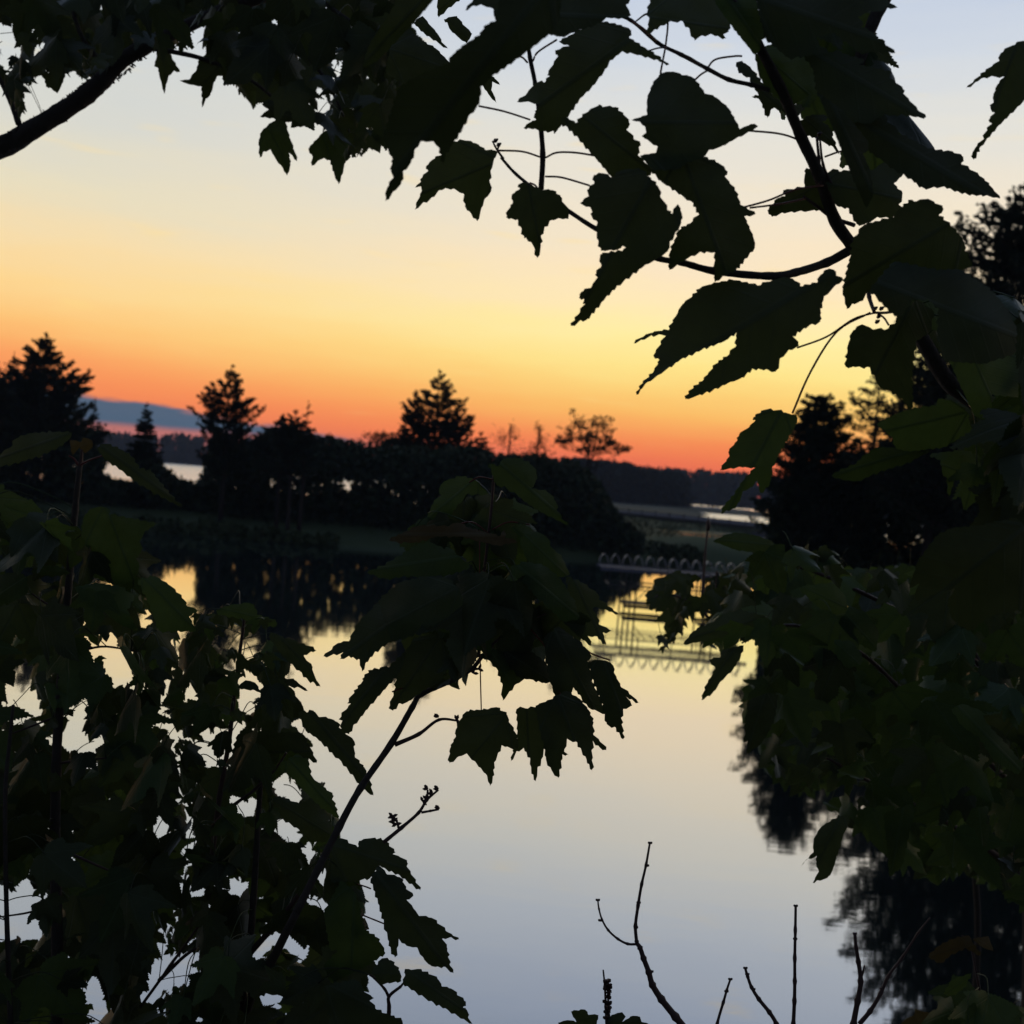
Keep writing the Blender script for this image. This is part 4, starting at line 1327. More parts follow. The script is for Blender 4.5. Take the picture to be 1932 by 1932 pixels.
TLG = [TT(g) for g in [
    [(-60, 100), (0, 115), (70, 190), (80, 270), (125, 300), (105, 325), (40, 300), (-60, 230)], [(0, 310), (70, 350), (40, 352), (66, 415), (45, 420), (0, 360), (-60, 330)],
    [(65, 120), (100, 150), (75, 167)], [(160, 150), (203, 128), (204, 172)], [(190, 318), (200, 270), (255, 235), (240, 275)], [(185, 480), (195, 430), (230, 425), (262, 490), (290, 500), (320, 530), (235, 635), (205, 600), (190, 540)],
    [(365, 450), (370, 415), (420, 403), (465, 435), (430, 480), (335, 525)], [(150, 540), (235, 640), (190, 670), (150, 700)], [(1075, 180), (1110, 120), (1160, 160), (1160, 215), (1080, 235)],
    [(945, 285), (1020, 290), (1120, 265), (1182, 290), (1100, 360), (1110, 380), (1060, 450), (1025, 405)], [(585, 5), (600, 0), (635, 40), (600, 45)], [(1525, 110), (1570, 105), (1555, 160), (1530, 150)], [(1605, 40), (1650, 60), (1665, 100), (1640, 90)],
    [(1680, 90), (1700, 40), (1750, 35), (1700, 75)], [(1780, 490), (1800, 480), (1832, 570), (1850, 530), (1888, 520), (1870, 620), (1830, 640), (1800, 600)], [(1870, 340), (1935, 385), (1935, 455), (1900, 420)], [(1498, 470), (1530, 490), (1495, 520)],
    [(1545, 418), (1562, 440), (1550, 460)], [(-60, 430), (10, 470), (110, 715), (0, 750), (-60, 750)], [(810, -10), (835, -10), (820, 8)], [(205, 60), (228, 70), (215, 75)], [(1640, 262), (1660, 265), (1645, 280)], [(680, 195), (695, 195), (685, 210)],
    [(355, 255), (375, 285), (360, 285)], [(1610, 180), (1635, 185), (1620, 195)], [(1685, 600), (1705, 595), (1700, 615)], [(370, 345), (395, 355), (380, 358)], [(1375, 590), (1410, 560), (1415, 575)], [(1525, 590), (1540, 590), (1532, 606)]]]
TLG += [O1(g) for g in [[(160, 90), (200, 85), (250, 110), (215, 130)], [(235, 345), (270, 335), (330, 375), (320, 398), (260, 375)], [(115, 430), (165, 420), (165, 470), (150, 495)], [(420, 375), (468, 410), (440, 425)],
                         [(400, 145), (425, 165), (540, 230), (600, 280), (520, 260), (430, 200)], [(460, 75), (540, 0), (545, 90), (510, 130), (480, 100)], [(520, 130), (580, 110), (600, 150), (700, 250), (650, 290), (590, 240)],
                         [(300, 5), (345, 5), (330, 45), (295, 30)], [(70, 155), (80, 160), (70, 170)], [(150, 535), (170, 540), (160, 552)], [(75, 270), (105, 285), (85, 290)], [(540, 270), (640, 320), (610, 350)], [(700, 60), (740, 40), (870, 60), (870, 120), (780, 190), (750, 160)],
                         [(0, 300), (8, 310), (5, 460), (-5, 450)], [(720, 180), (780, 195), (740, 225)]]]
TLR = [TT([(-150, -150), (2400, -150), (2300, 60), (2450, 300), (2300, 640), (2260, 700), (2180, 830), (2160, 880), (2110, 830), (2050, 880), (2030, 890), (1990, 860), (1960, 940), (1860, 820), (1840, 720), (1800, 700), (1730, 715), (1650, 700),
           (1500, 655), (1545, 630), (1520, 600), (1440, 590), (1380, 570), (1330, 490), (1320, 450), (1265, 460), (1250, 425), (1210, 440), (1180, 380), (1100, 360), (950, 280), (890, 275), (820, 280), (700, 350),
           (640, 390), (500, 440), (430, 470), (330, 520), (230, 440), (180, 480), (150, 560), (150, 690), (115, 715), (40, 520), (-150, 420)])]
print('top-left fill', TL.fill(TLR, TLG, (1.95, 2.5), (.07, .105), 520, 8, M_LEAF, None, tol=.05, tries=8, stop=.992, petmax=.2))
TL.fill(TLR, TLG, (1.95, 2.5), (.04, .06), 240, 108, M_LEAF, None, tol=.08, tries=5, stop=.992, petp=.2)
TL.finish(95)

# ---- 3. young maple in the middle
CM = Plant('maple_sapling', (-.36, 2.2, 2.6), 'young maple in the middle with drooping leaves under a tall leader', 'sapling')
q0 = P(560, 1720, 1.3)
CM.world_stem('lower_stem', [(-.36, 2.2, 2.55), (-.34, 1.9, 3.2), (-.33, 1.5, 3.9), tuple(P(460, 1932, 1.5)), tuple(P(520, 1800, 1.42)), tuple(q0)], .009, .0049, M_BARK, 8)
CM.stem('stem', [(560, 1720, 1.3), (600, 1640, 1.3), (640, 1560, 1.3), (680, 1487, 1.3), (738, 1403, 1.3), (778, 1334, 1.3), (795, 1310, 1.3), (850, 1285, 1.3), (890, 1262, 1.3), (910, 1238, 1.3), (930, 1215, 1.3)], 15.5, 7, knob=.12, n=8)
CM.stem('leader', [(903, 1240, 1.3), (905, 1180, 1.3), (912, 1100, 1.3), (920, 1020, 1.3), (927, 960, 1.3), (932, 890, 1.3)], 7, 5, M_TWIG, .15)
CM.stem('twig', [(745, 1405, 1.3), (790, 1385, 1.3), (828, 1358, 1.3), (866, 1360, 1.3)], 9, 4, M_TWIG, .2)
CM.stem('twig', [(905, 1000, 1.3), (906, 1240, 1.29), (908, 1340, 1.28)], 2.5, 2.5, M_PETIOLE)
CM.stem('twig', [(724, 1589, 1.3), (757, 1562, 1.3), (790, 1533, 1.3), (805, 1510, 1.3), (827, 1490, 1.3)], 8, 4, M_TWIG, .3)
CM.stem('twig', [(795, 1533, 1.3), (812, 1530, 1.3), (828, 1527, 1.3)], 5, 4, M_TWIG, .3)
CM.stem('twig', [(806, 1508, 1.3), (807, 1490, 1.3)], 5, 4, M_TWIG, .3)
CM.stem('twig', [(752, 1562, 1.3), (748, 1548, 1.3), (741, 1540, 1.3)], 5, 4, M_TWIG, .4)
CM.stem('twig', [(930, 1215, 1.3), (960, 1190, 1.3), (1000, 1170, 1.3), (1050, 1150, 1.3)], 5, 3, M_TWIG, .2)
CM.stem('twig', [(905, 1180, 1.3), (860, 1160, 1.3), (800, 1150, 1.3)], 4, 3, M_TWIG, .2)
mb = MB()
for (u, v) in [(807, 1489), (827, 1489), (829, 1526), (741, 1540), (743, 1550), (748, 1555), (805, 1508), (798, 1512), (903, 1262), (912, 1236), (924, 1230), (828, 1352), (862, 1358), (893, 1270), (816, 1496)]:
    for j in range(3):
        d = Vector((random.Random(u + j).uniform(-1, 1), 0, random.Random(v + j).uniform(-.3, 1))).normalized() * .0035
        p = P(u, v, 1.3)
        mb.tube([p, p + d, p + d * 1.8], [.0012, .002, .0005], 5)
mb.build('bud', M_TWIG, CM.root, True)
c1 = lambda p: CR(900, 1350, 1050, p)
k = 0
for dD, m_, t_, p in [
        (.06, M_LEAF_G, (-.5, .3), [(645, 385), (680, 290), (690, 260), (740, 210), (730, 170), (760, 130), (850, 105), (920, 120), (1000, 200), (880, 200), (830, 260), (780, 330), (740, 375)]),
        (.0, M_LEAF_G, (.5, .3), [(1000, 35), (1050, 50), (1080, 10), (1160, 5), (1230, 40), (1260, 90), (1255, 130), (1230, 170), (1320, 190), (1360, 235), (1370, 290), (1400, 340), (1435, 372), (1350, 330), (1270, 290), (1210, 250), (1150, 200), (1090, 160), (1040, 150)]),
        (-.05, M_LEAF_Y, (.2, .6), [(455, 450), (560, 400), (620, 375), (780, 375), (830, 355), (880, 380), (950, 400), (1060, 430), (1085, 395), (1090, 440), (1160, 460), (1050, 480), (960, 460), (850, 430), (720, 430), (600, 465), (500, 462)]),
        (.02, M_LEAF_G, (.5, .3), [(1170, 470), (1180, 430), (1260, 405), (1310, 430), (1340, 490), (1400, 550), (1440, 640), (1380, 650), (1300, 610), (1210, 560)]),
        (-.04, M_LEAF_G, (-.4, .5), [(335, 625), (430, 590), (560, 510), (600, 480), (680, 462), (760, 500), (780, 490), (860, 560), (900, 600), (780, 640), (640, 650), (540, 645), (440, 662)]),
        (-.05, M_LEAF_G, (.5, .4), [(1110, 600), (1200, 570), (1300, 590), (1380, 650), (1420, 710), (1470, 800), (1490, 880), (1400, 890), (1340, 830), (1260, 760), (1210, 700), (1150, 660)]),
        (.03, M_LEAF, (.5, .3), [(1420, 650), (1500, 680), (1590, 740), (1600, 775), (1650, 810), (1710, 857), (1640, 830), (1550, 805), (1590, 870), (1600, 910), (1665, 942), (1620, 955), (1638, 1025), (1590, 975), (1535, 970), (1562, 1032), (1500, 980), (1440, 930), (1400, 890), (1480, 870), (1440, 760)]),
        (-.03, M_LEAF, (-.5, .3), [(95, 1085), (140, 1050), (180, 1010), (240, 1000), (290, 900), (400, 790), (500, 730), (620, 760), (640, 860), (560, 960), (450, 1010), (380, 1060), (330, 1120), (312, 1168), (298, 1100), (240, 1080), (190, 1100), (210, 1060)]),
        (-.08, M_LEAF, (-.3, .4), [(400, 780), (520, 680), (640, 650), (780, 660), (840, 720), (860, 800), (760, 880), (640, 940), (560, 980), (470, 1000), (440, 900)]),
        (.0, M_LEAF, (-.3, .4), [(455, 1365), (480, 1300), (500, 1210), (470, 1170), (530, 1080), (600, 980), (700, 960), (760, 1000), (790, 1100), (740, 1220), (640, 1270), (560, 1330), (510, 1340), (480, 1378)]),
        (.02, M_LEAF_G, (.3, .4), [(950, 1080), (1010, 1040), (1060, 1050), (1100, 1100), (1160, 1150), (1200, 1200), (1140, 1240), (1075, 1325), (1075, 1240), (1050, 1160), (1010, 1110)]),
        (.03, M_LEAF, (.3, .4), [(1080, 1060), (1180, 1030), (1260, 1080), (1320, 1130), (1340, 1220), (1310, 1230), (1240, 1210), (1170, 1200), (1110, 1130)]),
        (.0, M_LEAF, (.4, .3), [(1300, 980), (1380, 920), (1460, 980), (1520, 1030), (1560, 1080), (1535, 1110), (1565, 1200), (1560, 1220), (1600, 1300), (1640, 1400), (1540, 1360), (1500, 1300), (1460, 1250), (1440, 1290), (1360, 1300), (1330, 1200), (1310, 1080)]),
        (-.03, M_LEAF, (.4, .3), [(1540, 1115), (1600, 1100), (1660, 1115), (1685, 1150), (1680, 1170), (1720, 1250), (1770, 1290), (1822, 1340), (1745, 1300), (1780, 1348), (1730, 1370), (1720, 1420), (1733, 1540), (1690, 1470), (1640, 1450), (1620, 1350), (1570, 1220)]),
        (-.04, M_LEAF, (.2, .3), [(850, 1420), (880, 1380), (990, 1370), (1040, 1358), (1100, 1400), (1110, 1440), (1140, 1490), (1160, 1540), (1155, 1590), (1070, 1565), (1030, 1660), (1022, 1740), (1008, 1790), (990, 1730), (930, 1660), (880, 1610), (830, 1630), (785, 1665), (790, 1580), (820, 1520), (820, 1480)]),
        (.0, M_LEAF, (-.4, .3), [(1150, 1370), (1170, 1355), (1200, 1365), (1260, 1360), (1300, 1400), (1310, 1480), (1300, 1580), (1285, 1650), (1265, 1690), (1256, 1765), (1230, 1700), (1225, 1640), (1190, 1580), (1150, 1600), (1118, 1655), (1130, 1610), (1155, 1540), (1155, 1450)]),
        (-.03, M_LEAF, (.3, .3), [(1255, 1350), (1340, 1315), (1420, 1270), (1490, 1310), (1540, 1370), (1570, 1440), (1565, 1460), (1570, 1510), (1610, 1550), (1643, 1597), (1600, 1575), (1565, 1540), (1560, 1600), (1563, 1710), (1530, 1640), (1480, 1550), (1425, 1530), (1410, 1600),
                                 (1435, 1618), (1400, 1615), (1378, 1745), (1340, 1700), (1310, 1640), (1300, 1560), (1270, 1450)])]:
    CM.traced(c1(p), 1.28 + dD, t_, m_=m_, seed=k)
    k += 1
c3 = lambda p: CR(500, 1650, 700, p)
CM.traced(c3([(1380, 1310), (1440, 1230), (1480, 1180), (1450, 1180), (1500, 1100), (1560, 1020), (1580, 990), (1570, 980), (1620, 930), (1640, 905), (1710, 900), (1720, 885), (1790, 885), (1880, 800), (1930, 760), (1890, 900),
              (1830, 980), (1740, 1080), (1640, 1190), (1560, 1290), (1500, 1360), (1465, 1430), (1400, 1410), (1410, 1320)]), 1.27, (-.3, .3))
for pt in [[(1000, 1185, 1.3), (1040, 1240, 1.29), (1062, 1336, 1.28)], [(1040, 1225, 1.3), (1060, 1290, 1.29), (1082, 1330, 1.28)], [(740, 1305, 1.28), (760, 1298, 1.29), (790, 1292, 1.3)], [(928, 1000, 1.3), (960, 985, 1.3), (1000, 990, 1.3)],
           [(926, 1010, 1.3), (890, 985, 1.28), (850, 995, 1.27)], [(930, 905, 1.3), (905, 900, 1.3), (885, 910, 1.3)], [(932, 905, 1.3), (955, 890, 1.3), (975, 900, 1.3)], [(1085, 1215, 1.3), (1120, 1235, 1.29), (1150, 1245, 1.27)]]:
    mb = MB()
    sp = spline(pt, 5)
    mb.tube([P(*q) for q in sp], [3.0 * sp[0][2] / F / 2] * len(sp), 5)
    mb.build('petiole', M_PETIOLE, CM.root, True)
print('centre fill', CM.fill([c1([(480, 700), (700, 640), (1100, 600), (1300, 650), (1450, 800), (1500, 950), (1520, 1060), (1440, 1260), (1330, 1230), (1200, 1210), (1010, 1110), (950, 1080), (880, 1200), (870, 1290), (830, 1240), (700, 1270),
                                  (560, 1320), (470, 1340), (500, 1200), (560, 980), (300, 960), (300, 880)])],
                             [c1(g) for g in [[(1215, 725), (1330, 830), (1290, 815), (1220, 790)], [(1250, 1030), (1310, 1080), (1310, 1130), (1260, 1080)], [(740, 1050), (830, 1060), (810, 1110), (740, 1100)], [(620, 1220), (680, 1215), (670, 1260)],
                                              [(1280, 960), (1310, 960), (1300, 985)], [(870, 1040), (900, 1040), (890, 1080)], [(890, 1130), (920, 1100), (1010, 1050), (1010, 1110), (890, 1200)], [(1320, 830), (1400, 890), (1450, 960), (1380, 880)],
                                              [(700, 1120), (715, 1100), (705, 1180)], [(850, 850), (870, 860), (860, 880)], [(1040, 965), (1070, 975), (1050, 985)]]],
                             (1.2, 1.42), (.06, .09), 90, 21, M_LEAF, [(M_LEAF, .6), (M_LEAF_G, .4)], tol=.05))
CM.fill([c1([(700, 300), (1000, 200), (1180, 260), (1300, 420), (1400, 640), (1000, 640), (500, 620), (560, 470)])], [], (1.3, 1.45), (.05, .08), 26, 22, M_LEAF, [(M_LEAF, .5), (M_LEAF_G, .5)], tol=.12)
CM.finish(95)

# ---- 4. leafy young maples at the lower left
LM = Plant('maple_sapling', (-.75, 2.1, 2.7), 'tall young maple filling the lower left corner, its leader rising over the far bank', 'sapling')
LM.world_stem('lower_stem', [(-.75, 2.1, 2.65), (-.74, 1.9, 3.2), (-.72, 1.6, 3.9), tuple(P(108, 1932, 1.5))], .014, .010, M_BARK, 8)
LM.stem('stem', [(108, 1932, 1.5), (108, 1780, 1.5), (104, 1600, 1.5), (106, 1450, 1.5), (112, 1330, 1.5), (118, 1240, 1.5), (126, 1150, 1.5), (133, 1060, 1.5), (142, 960, 1.5), (150, 880, 1.5)], 22, 10, knob=.1, n=8)
LM.stem('leader_fork', [(150, 885, 1.5), (153, 865, 1.5), (154, 848, 1.5)], 9, 5, M_TWIG)
LM.stem('twig', [(150, 878, 1.5), (170, 868, 1.49), (196, 859, 1.48)], 5, 3, M_PETIOLE)
LM.stem('twig', [(148, 878, 1.5), (140, 866, 1.5), (130, 860, 1.5)], 5, 3, M_PETIOLE)
LM.stem('branch', [(20, 1932, 1.4), (12, 1700, 1.4), (10, 1500, 1.4), (18, 1400, 1.4), (25, 1330, 1.4)], 10, 6)
LM.stem('twig', [(108, 1440, 1.5), (150, 1435, 1.49), (200, 1430, 1.48)], 5, 3, M_TWIG)
LM.stem('twig', [(112, 1350, 1.5), (60, 1370, 1.49), (20, 1385, 1.48)], 5, 3, M_TWIG)
LM.stem('twig', [(122, 1150, 1.5), (90, 1140, 1.49), (60, 1120, 1.48)], 5, 3, M_TWIG)
LM.stem('twig', [(110, 1600, 1.5), (200, 1640, 1.49), (300, 1680, 1.48)], 6, 3, M_TWIG)
LM.stem('twig', [(106, 1700, 1.5), (60, 1720, 1.49), (0, 1730, 1.48)], 6, 3, M_TWIG)
LM.stem('twig', [(120, 1240, 1.5), (190, 1220, 1.49), (260, 1230, 1.48)], 6, 3, M_TWIG)
q1 = lambda p: T(0, 1, p)
LM.traced(q1([(-60, 720), (0, 640), (60, 600), (100, 545), (180, 520), (300, 515), (410, 515), (400, 545), (330, 600), (200, 655), (80, 690)]), 1.45, (-.3, .5), m_=M_LEAF, teeth=3)
LM.traced(q1([(395, 560), (460, 570), (470, 545), (520, 560), (525, 600), (480, 635), (450, 600), (410, 645)]), 1.5, (.2, .3), m_=M_LEAF_Y, teeth=1)
LM.traced(q1([(550, 600), (600, 580), (680, 610), (740, 650), (790, 720), (860, 740), (930, 830), (1030, 940), (900, 870), (780, 800), (700, 740), (660, 710), (580, 650)]), 1.45, (.4, .4), m_=M_LEAF, teeth=3)
LM.traced(q1([(480, 980), (540, 940), (610, 940), (620, 980), (720, 1000), (800, 1015), (888, 1030), (820, 1075), (790, 1130), (800, 1190), (770, 1230), (790, 1270), (770, 1340), (690, 1380), (600, 1360), (520, 1330), (500, 1180), (460, 1080)]), 1.42, (.3, .4), m_=M_LEAF_G)
LM.traced(q1([(-40, 1330), (60, 1310), (150, 1330), (160, 1420), (60, 1480), (-60, 1500)]), 1.4, (-.3, .4), m_=M_LEAF_G)
LM.traced(q1([(170, 1300), (260, 1270), (340, 1280), (400, 1310), (320, 1330), (220, 1320)]), 1.45, (-.3, .6), m_=M_LEAF_G)
LM.traced(q1([(420, 1390), (560, 1370), (680, 1390), (760, 1440), (720, 1520), (780, 1640), (680, 1600), (600, 1540), (540, 1500), (450, 1440)]), 1.42, (.3, .4), m_=M_LEAF_G)
LM.traced(q1([(780, 1350), (880, 1330), (960, 1380), (1040, 1460), (1060, 1500), (1120, 1520), (1070, 1560), (1110, 1640), (1000, 1640), (900, 1640), (850, 1500)]), 1.4, (.3, .4), m_=M_LEAF_G)
LM.traced(c3([(300, 1530), (350, 1480), (420, 1410), (470, 1400), (510, 1460), (500, 1590), (450, 1550), (430, 1610), (390, 1630), (360, 1570), (350, 1520)]), 1.4, (.3, .4))
LM.traced(c3([(555, 1050), (620, 990), (660, 995), (700, 1010), (730, 1060), (745, 1095), (690, 1070), (620, 1065)]), 1.4, (.3, .4), teeth=1.2)
GT1 = [q1(g) for g in [[(490, 1740), (520, 1730), (625, 1670), (650, 1720), (720, 1790), (740, 1830), (720, 1870), (690, 1840), (640, 1932), (600, 1890), (600, 1800), (555, 1730), (545, 1810)]]]
GT2 = [T(0, 2, g) for g in [
    [(390, 190), (430, 120), (495, 110), (500, 150), (480, 190), (490, 240), (440, 280), (350, 290), (370, 230)], [(350, 300), (490, 290), (500, 320), (570, 320), (605, 380), (540, 370), (490, 390), (430, 360), (350, 350)],
    [(250, 400), (270, 290), (305, 290), (300, 390)], [(1140, 290), (1200, 260), (1260, 270), (1200, 310), (1165, 350), (1145, 320)], [(1270, 400), (1310, 300), (1350, 270), (1310, 400), (1290, 460)],
    [(1250, 660), (1320, 640), (1450, 660), (1450, 740), (1390, 750), (1340, 690)], [(1490, 570), (1550, 545), (1640, 540), (1720, 660), (1600, 640)], [(810, 610), (840, 620), (890, 690), (830, 700), (810, 660)],
    [(875, 750), (960, 800), (940, 870), (880, 820)], [(80, 800), (130, 755), (150, 790), (130, 830), (90, 830)], [(370, 1000), (410, 950), (470, 960), (480, 995)],
    [(-100, 1140), (0, 1140), (90, 1200), (80, 1150), (150, 1105), (180, 1160), (165, 1280), (210, 1200), (255, 1190), (240, 1240), (170, 1290), (105, 1290), (130, 1340), (240, 1380), (250, 1460), (120, 1430), (0, 1470), (-100, 1470)],
    [(610, 1340), (660, 1320), (640, 1370)], [(575, 1430), (610, 1410), (630, 1440), (590, 1455)], [(780, 1860), (800, 1780), (840, 1660), (860, 1610), (910, 1550), (1060, 1530), (1135, 1515), (1130, 1590), (1100, 1660), (1040, 1720), (930, 1730), (850, 1820)],
    [(465, 1700), (540, 1680), (570, 1730), (600, 1780), (520, 1810), (500, 1740)], [(1300, 1130), (1330, 1100), (1390, 1120), (1385, 1240), (1320, 1210), (1290, 1180)],
    [(1420, 1500), (1490, 1420), (1530, 1440), (1570, 1420), (1650, 1440), (1820, 1550), (1690, 1555), (1660, 1500), (1590, 1480), (1520, 1510), (1490, 1540), (1430, 1600)], [(1180, 1250), (1230, 1290), (1180, 1340)],
    [(1060, 1440), (1110, 1400), (1130, 1440), (1040, 1480)], [(860, 1390), (950, 1390), (900, 1430)], [(1420, 1240), (1510, 1260), (1460, 1280)], [(1730, 1190), (1830, 1230), (1890, 1300), (1830, 1300), (1720, 1240)],
    [(1640, 1040), (1700, 1060), (1680, 1080), (1650, 1060)], [(1750, 900), (1795, 940), (1740, 1040), (1730, 960)], [(1560, 755), (1610, 770), (1720, 880), (1640, 910), (1600, 860)], [(90, 1620), (130, 1680), (100, 1710)], [(180, 1700), (300, 1700), (240, 1740)],
    [(1480, 1770), (1620, 1780), (1590, 1850), (1490, 1850)], [(1050, 20), (1170, 70), (1050, 110)], [(1310, 140), (1430, 130), (1460, 190), (1380, 160)], [(940, 240), (1040, 290), (1000, 310)],
    [(1090, 340), (1180, 400), (1230, 470), (1140, 400)], [(1100, 1180), (1150, 1150), (1170, 1200), (1090, 1205)], [(1540, 960), (1580, 1000), (1570, 1020)], [(1320, 1570), (1390, 1570), (1380, 1600)], [(1840, 980), (1930, 960), (1932, 1030), (1860, 1020)],
    [(1780, 1040), (1890, 1120), (1880, 1150), (1780, 1080)], [(1860, 870), (1900, 900), (1850, 900)], [(0, 1570), (35, 1600), (0, 1600)], [(500, 1860), (600, 1790), (620, 1900), (500, 1932), (480, 1880)], [(1060, 1932), (1150, 1880), (1185, 1932)]]]
GT3 = [CR(0, 1600, 700, g) for g in [
    [(820, 810), (900, 765), (950, 820), (1000, 900), (1080, 960), (1050, 1060), (990, 1010), (930, 880)], [(700, 880), (740, 860), (790, 880), (790, 970), (700, 920)], [(925, 1040), (1030, 1060), (1050, 1150), (1000, 1200), (930, 1130)], [(1170, 720), (1210, 580), (1260, 710)],
    [(1100, 600), (1180, 560), (1160, 700)], [(1350, 660), (1420, 715), (1355, 720)], [(110, 1350), (120, 1150), (200, 980), (260, 950), (250, 1200), (290, 1290), (350, 1420), (220, 1445), (160, 1400)], [(-60, 1110), (80, 1100), (90, 1340), (30, 1220)],
    [(600, 230), (690, 190), (740, 340), (620, 345)], [(310, 260), (460, 290), (550, 290), (460, 330), (330, 310)], [(440, 1130), (480, 1070), (480, 1230)], [(540, 1080), (590, 1100), (545, 1150)], [(1040, 1230), (1110, 1150), (1120, 1250)],
    [(1510, 1200), (1600, 1190), (1590, 1260), (1520, 1300)], [(1350, 1490), (1450, 1560), (1600, 1640), (1700, 1720), (1780, 1810), (1740, 1830), (1640, 1720), (1560, 1620), (1480, 1610), (1370, 1550)], [(1640, 1550), (1720, 1500), (1800, 1520), (1680, 1650)],
    [(1700, 1680), (1740, 1660), (1740, 1730)], [(1830, 1700), (1890, 1750), (1830, 1830)], [(640, 600), (770, 650), (700, 630)], [(820, 340), (900, 335), (1000, 370), (900, 350)], [(70, 1770), (160, 1690), (150, 1720), (80, 1790)], [(90, 1450), (150, 1460), (100, 1550)]]]
GT4 = [c3(g) for g in [
    [(430, 600), (450, 560), (600, 540), (600, 700), (540, 690)], [(320, 690), (420, 630), (520, 700), (520, 740), (400, 730)], [(440, 920), (500, 820), (550, 830), (540, 920)], [(610, 700), (740, 560), (820, 560), (820, 660), (700, 760), (600, 800)],
    [(640, 890), (720, 960), (830, 1100), (740, 1050), (660, 990), (590, 1000)], [(560, 1130), (640, 1080), (800, 1110), (700, 1140), (600, 1190)], [(500, 1250), (600, 1190), (690, 1180), (730, 1280), (650, 1260), (560, 1230)],
    [(130, 1140), (210, 1060), (200, 1120), (300, 1130), (250, 1140)], [(480, 1410), (500, 1330), (600, 1350), (660, 1410), (560, 1420), (520, 1560), (500, 1460)], [(270, 1410), (330, 1370), (430, 1400), (300, 1510)],
    [(1110, 1410), (1290, 1540), (1150, 1530), (1110, 1470)], [(1130, 1545), (1290, 1550), (1400, 1680), (1560, 1850), (1500, 1932), (1350, 1932), (1260, 1830), (1160, 1760), (1120, 1640), (1210, 1670)]]]
LG = GT1 + GT2 + GT3 + GT4
LR1 = [(-110, 1085), (60, 1085), (130, 1065), (200, 1110), (300, 1110), (340, 1150), (335, 1250), (300, 1330), (330, 1420), (360, 1560), (340, 1700), (300, 1800), (330, 2000), (-110, 2000)]
print('left fill', LM.fill([LR1], LG, (1.35, 1.8), (.065, .10), 460, 41, M_LEAF, [(M_LEAF, .7), (M_LEAF_G, .3)], tol=.04, tries=8, stop=.992))
LM.fill([LR1], LG, (1.35, 1.8), (.035, .06), 200, 141, M_LEAF, [(M_LEAF, .7), (M_LEAF_G, .3)], tol=.08, tries=5, stop=.992, petp=.2)
LM.fill([[(-60, 930), (40, 930), (120, 990), (190, 1010), (290, 1060), (290, 1110), (200, 1120), (130, 1060), (-60, 1090)]], [], (1.4, 1.6), (.06, .09), 16, 142, M_LEAF, [(M_LEAF, .6), (M_LEAF_G, .4)], tol=.2)
LM.finish(95)

LM2 = Plant('maple_sapling', (-.45, 2.3, 2.5), 'bushy young maple right of the corner one, its leaves reaching the bare twig', 'sapling')
LM2.world_stem('lower_stem', [(-.45, 2.3, 2.45), (-.44, 2.0, 3.1), (-.45, 1.7, 3.8), tuple(P(455, 1932, 1.5))], .014, .009, M_BARK, 8)
LM2.stem('stem', [(455, 1932, 1.5), (470, 1800, 1.5), (478, 1700, 1.5), (484, 1600, 1.48), (490, 1500, 1.48), (494, 1440, 1.46)], 15, 9, knob=.12, n=8)
LM2.stem('branch', [(400, 1620, 1.48), (415, 1500, 1.47), (432, 1400, 1.46), (440, 1330, 1.45), (450, 1250, 1.45), (458, 1190, 1.45), (461, 1165, 1.45)], 11, 5, M_TWIG, .15)
LM2.stem('branch', [(400, 1560, 1.45), (440, 1520, 1.45), (480, 1490, 1.45), (520, 1450, 1.45), (540, 1420, 1.45)], 8, 4, M_TWIG, .15)
LM2.stem('branch', [(470, 1800, 1.5), (540, 1720, 1.5), (600, 1640, 1.5), (660, 1600, 1.5)], 12, 6, M_TWIG, .15)
LM2.stem('branch', [(265, 1900, 1.5), (330, 1810, 1.5), (380, 1740, 1.5)], 6, 5, M_TWIG)
LM2.stem('branch', [(300, 1850, 1.52), (360, 1795, 1.5), (420, 1770, 1.5)], 8, 5, M_TWIG)
LM2.stem('twig', [(733, 1932, 1.35), (734, 1900, 1.35), (734, 1880, 1.35), (755, 1862, 1.35), (760, 1856, 1.35)], 9, 4, M_TWIG, .15)
LM2.stem('twig', [(734, 1882, 1.35), (725, 1865, 1.35), (706, 1845, 1.35), (697, 1839, 1.35)], 6, 4, M_TWIG, .15)
LM2.stem('twig', [(673, 1668, 1.4), (690, 1673, 1.4), (700, 1677, 1.4)], 3, 3, M_PETIOLE)
LM2.stem('twig', [(680, 1725, 1.4), (700, 1733, 1.4), (725, 1743, 1.4)], 3, 3, M_PETIOLE)
q2 = lambda p: T(1, 2, p)
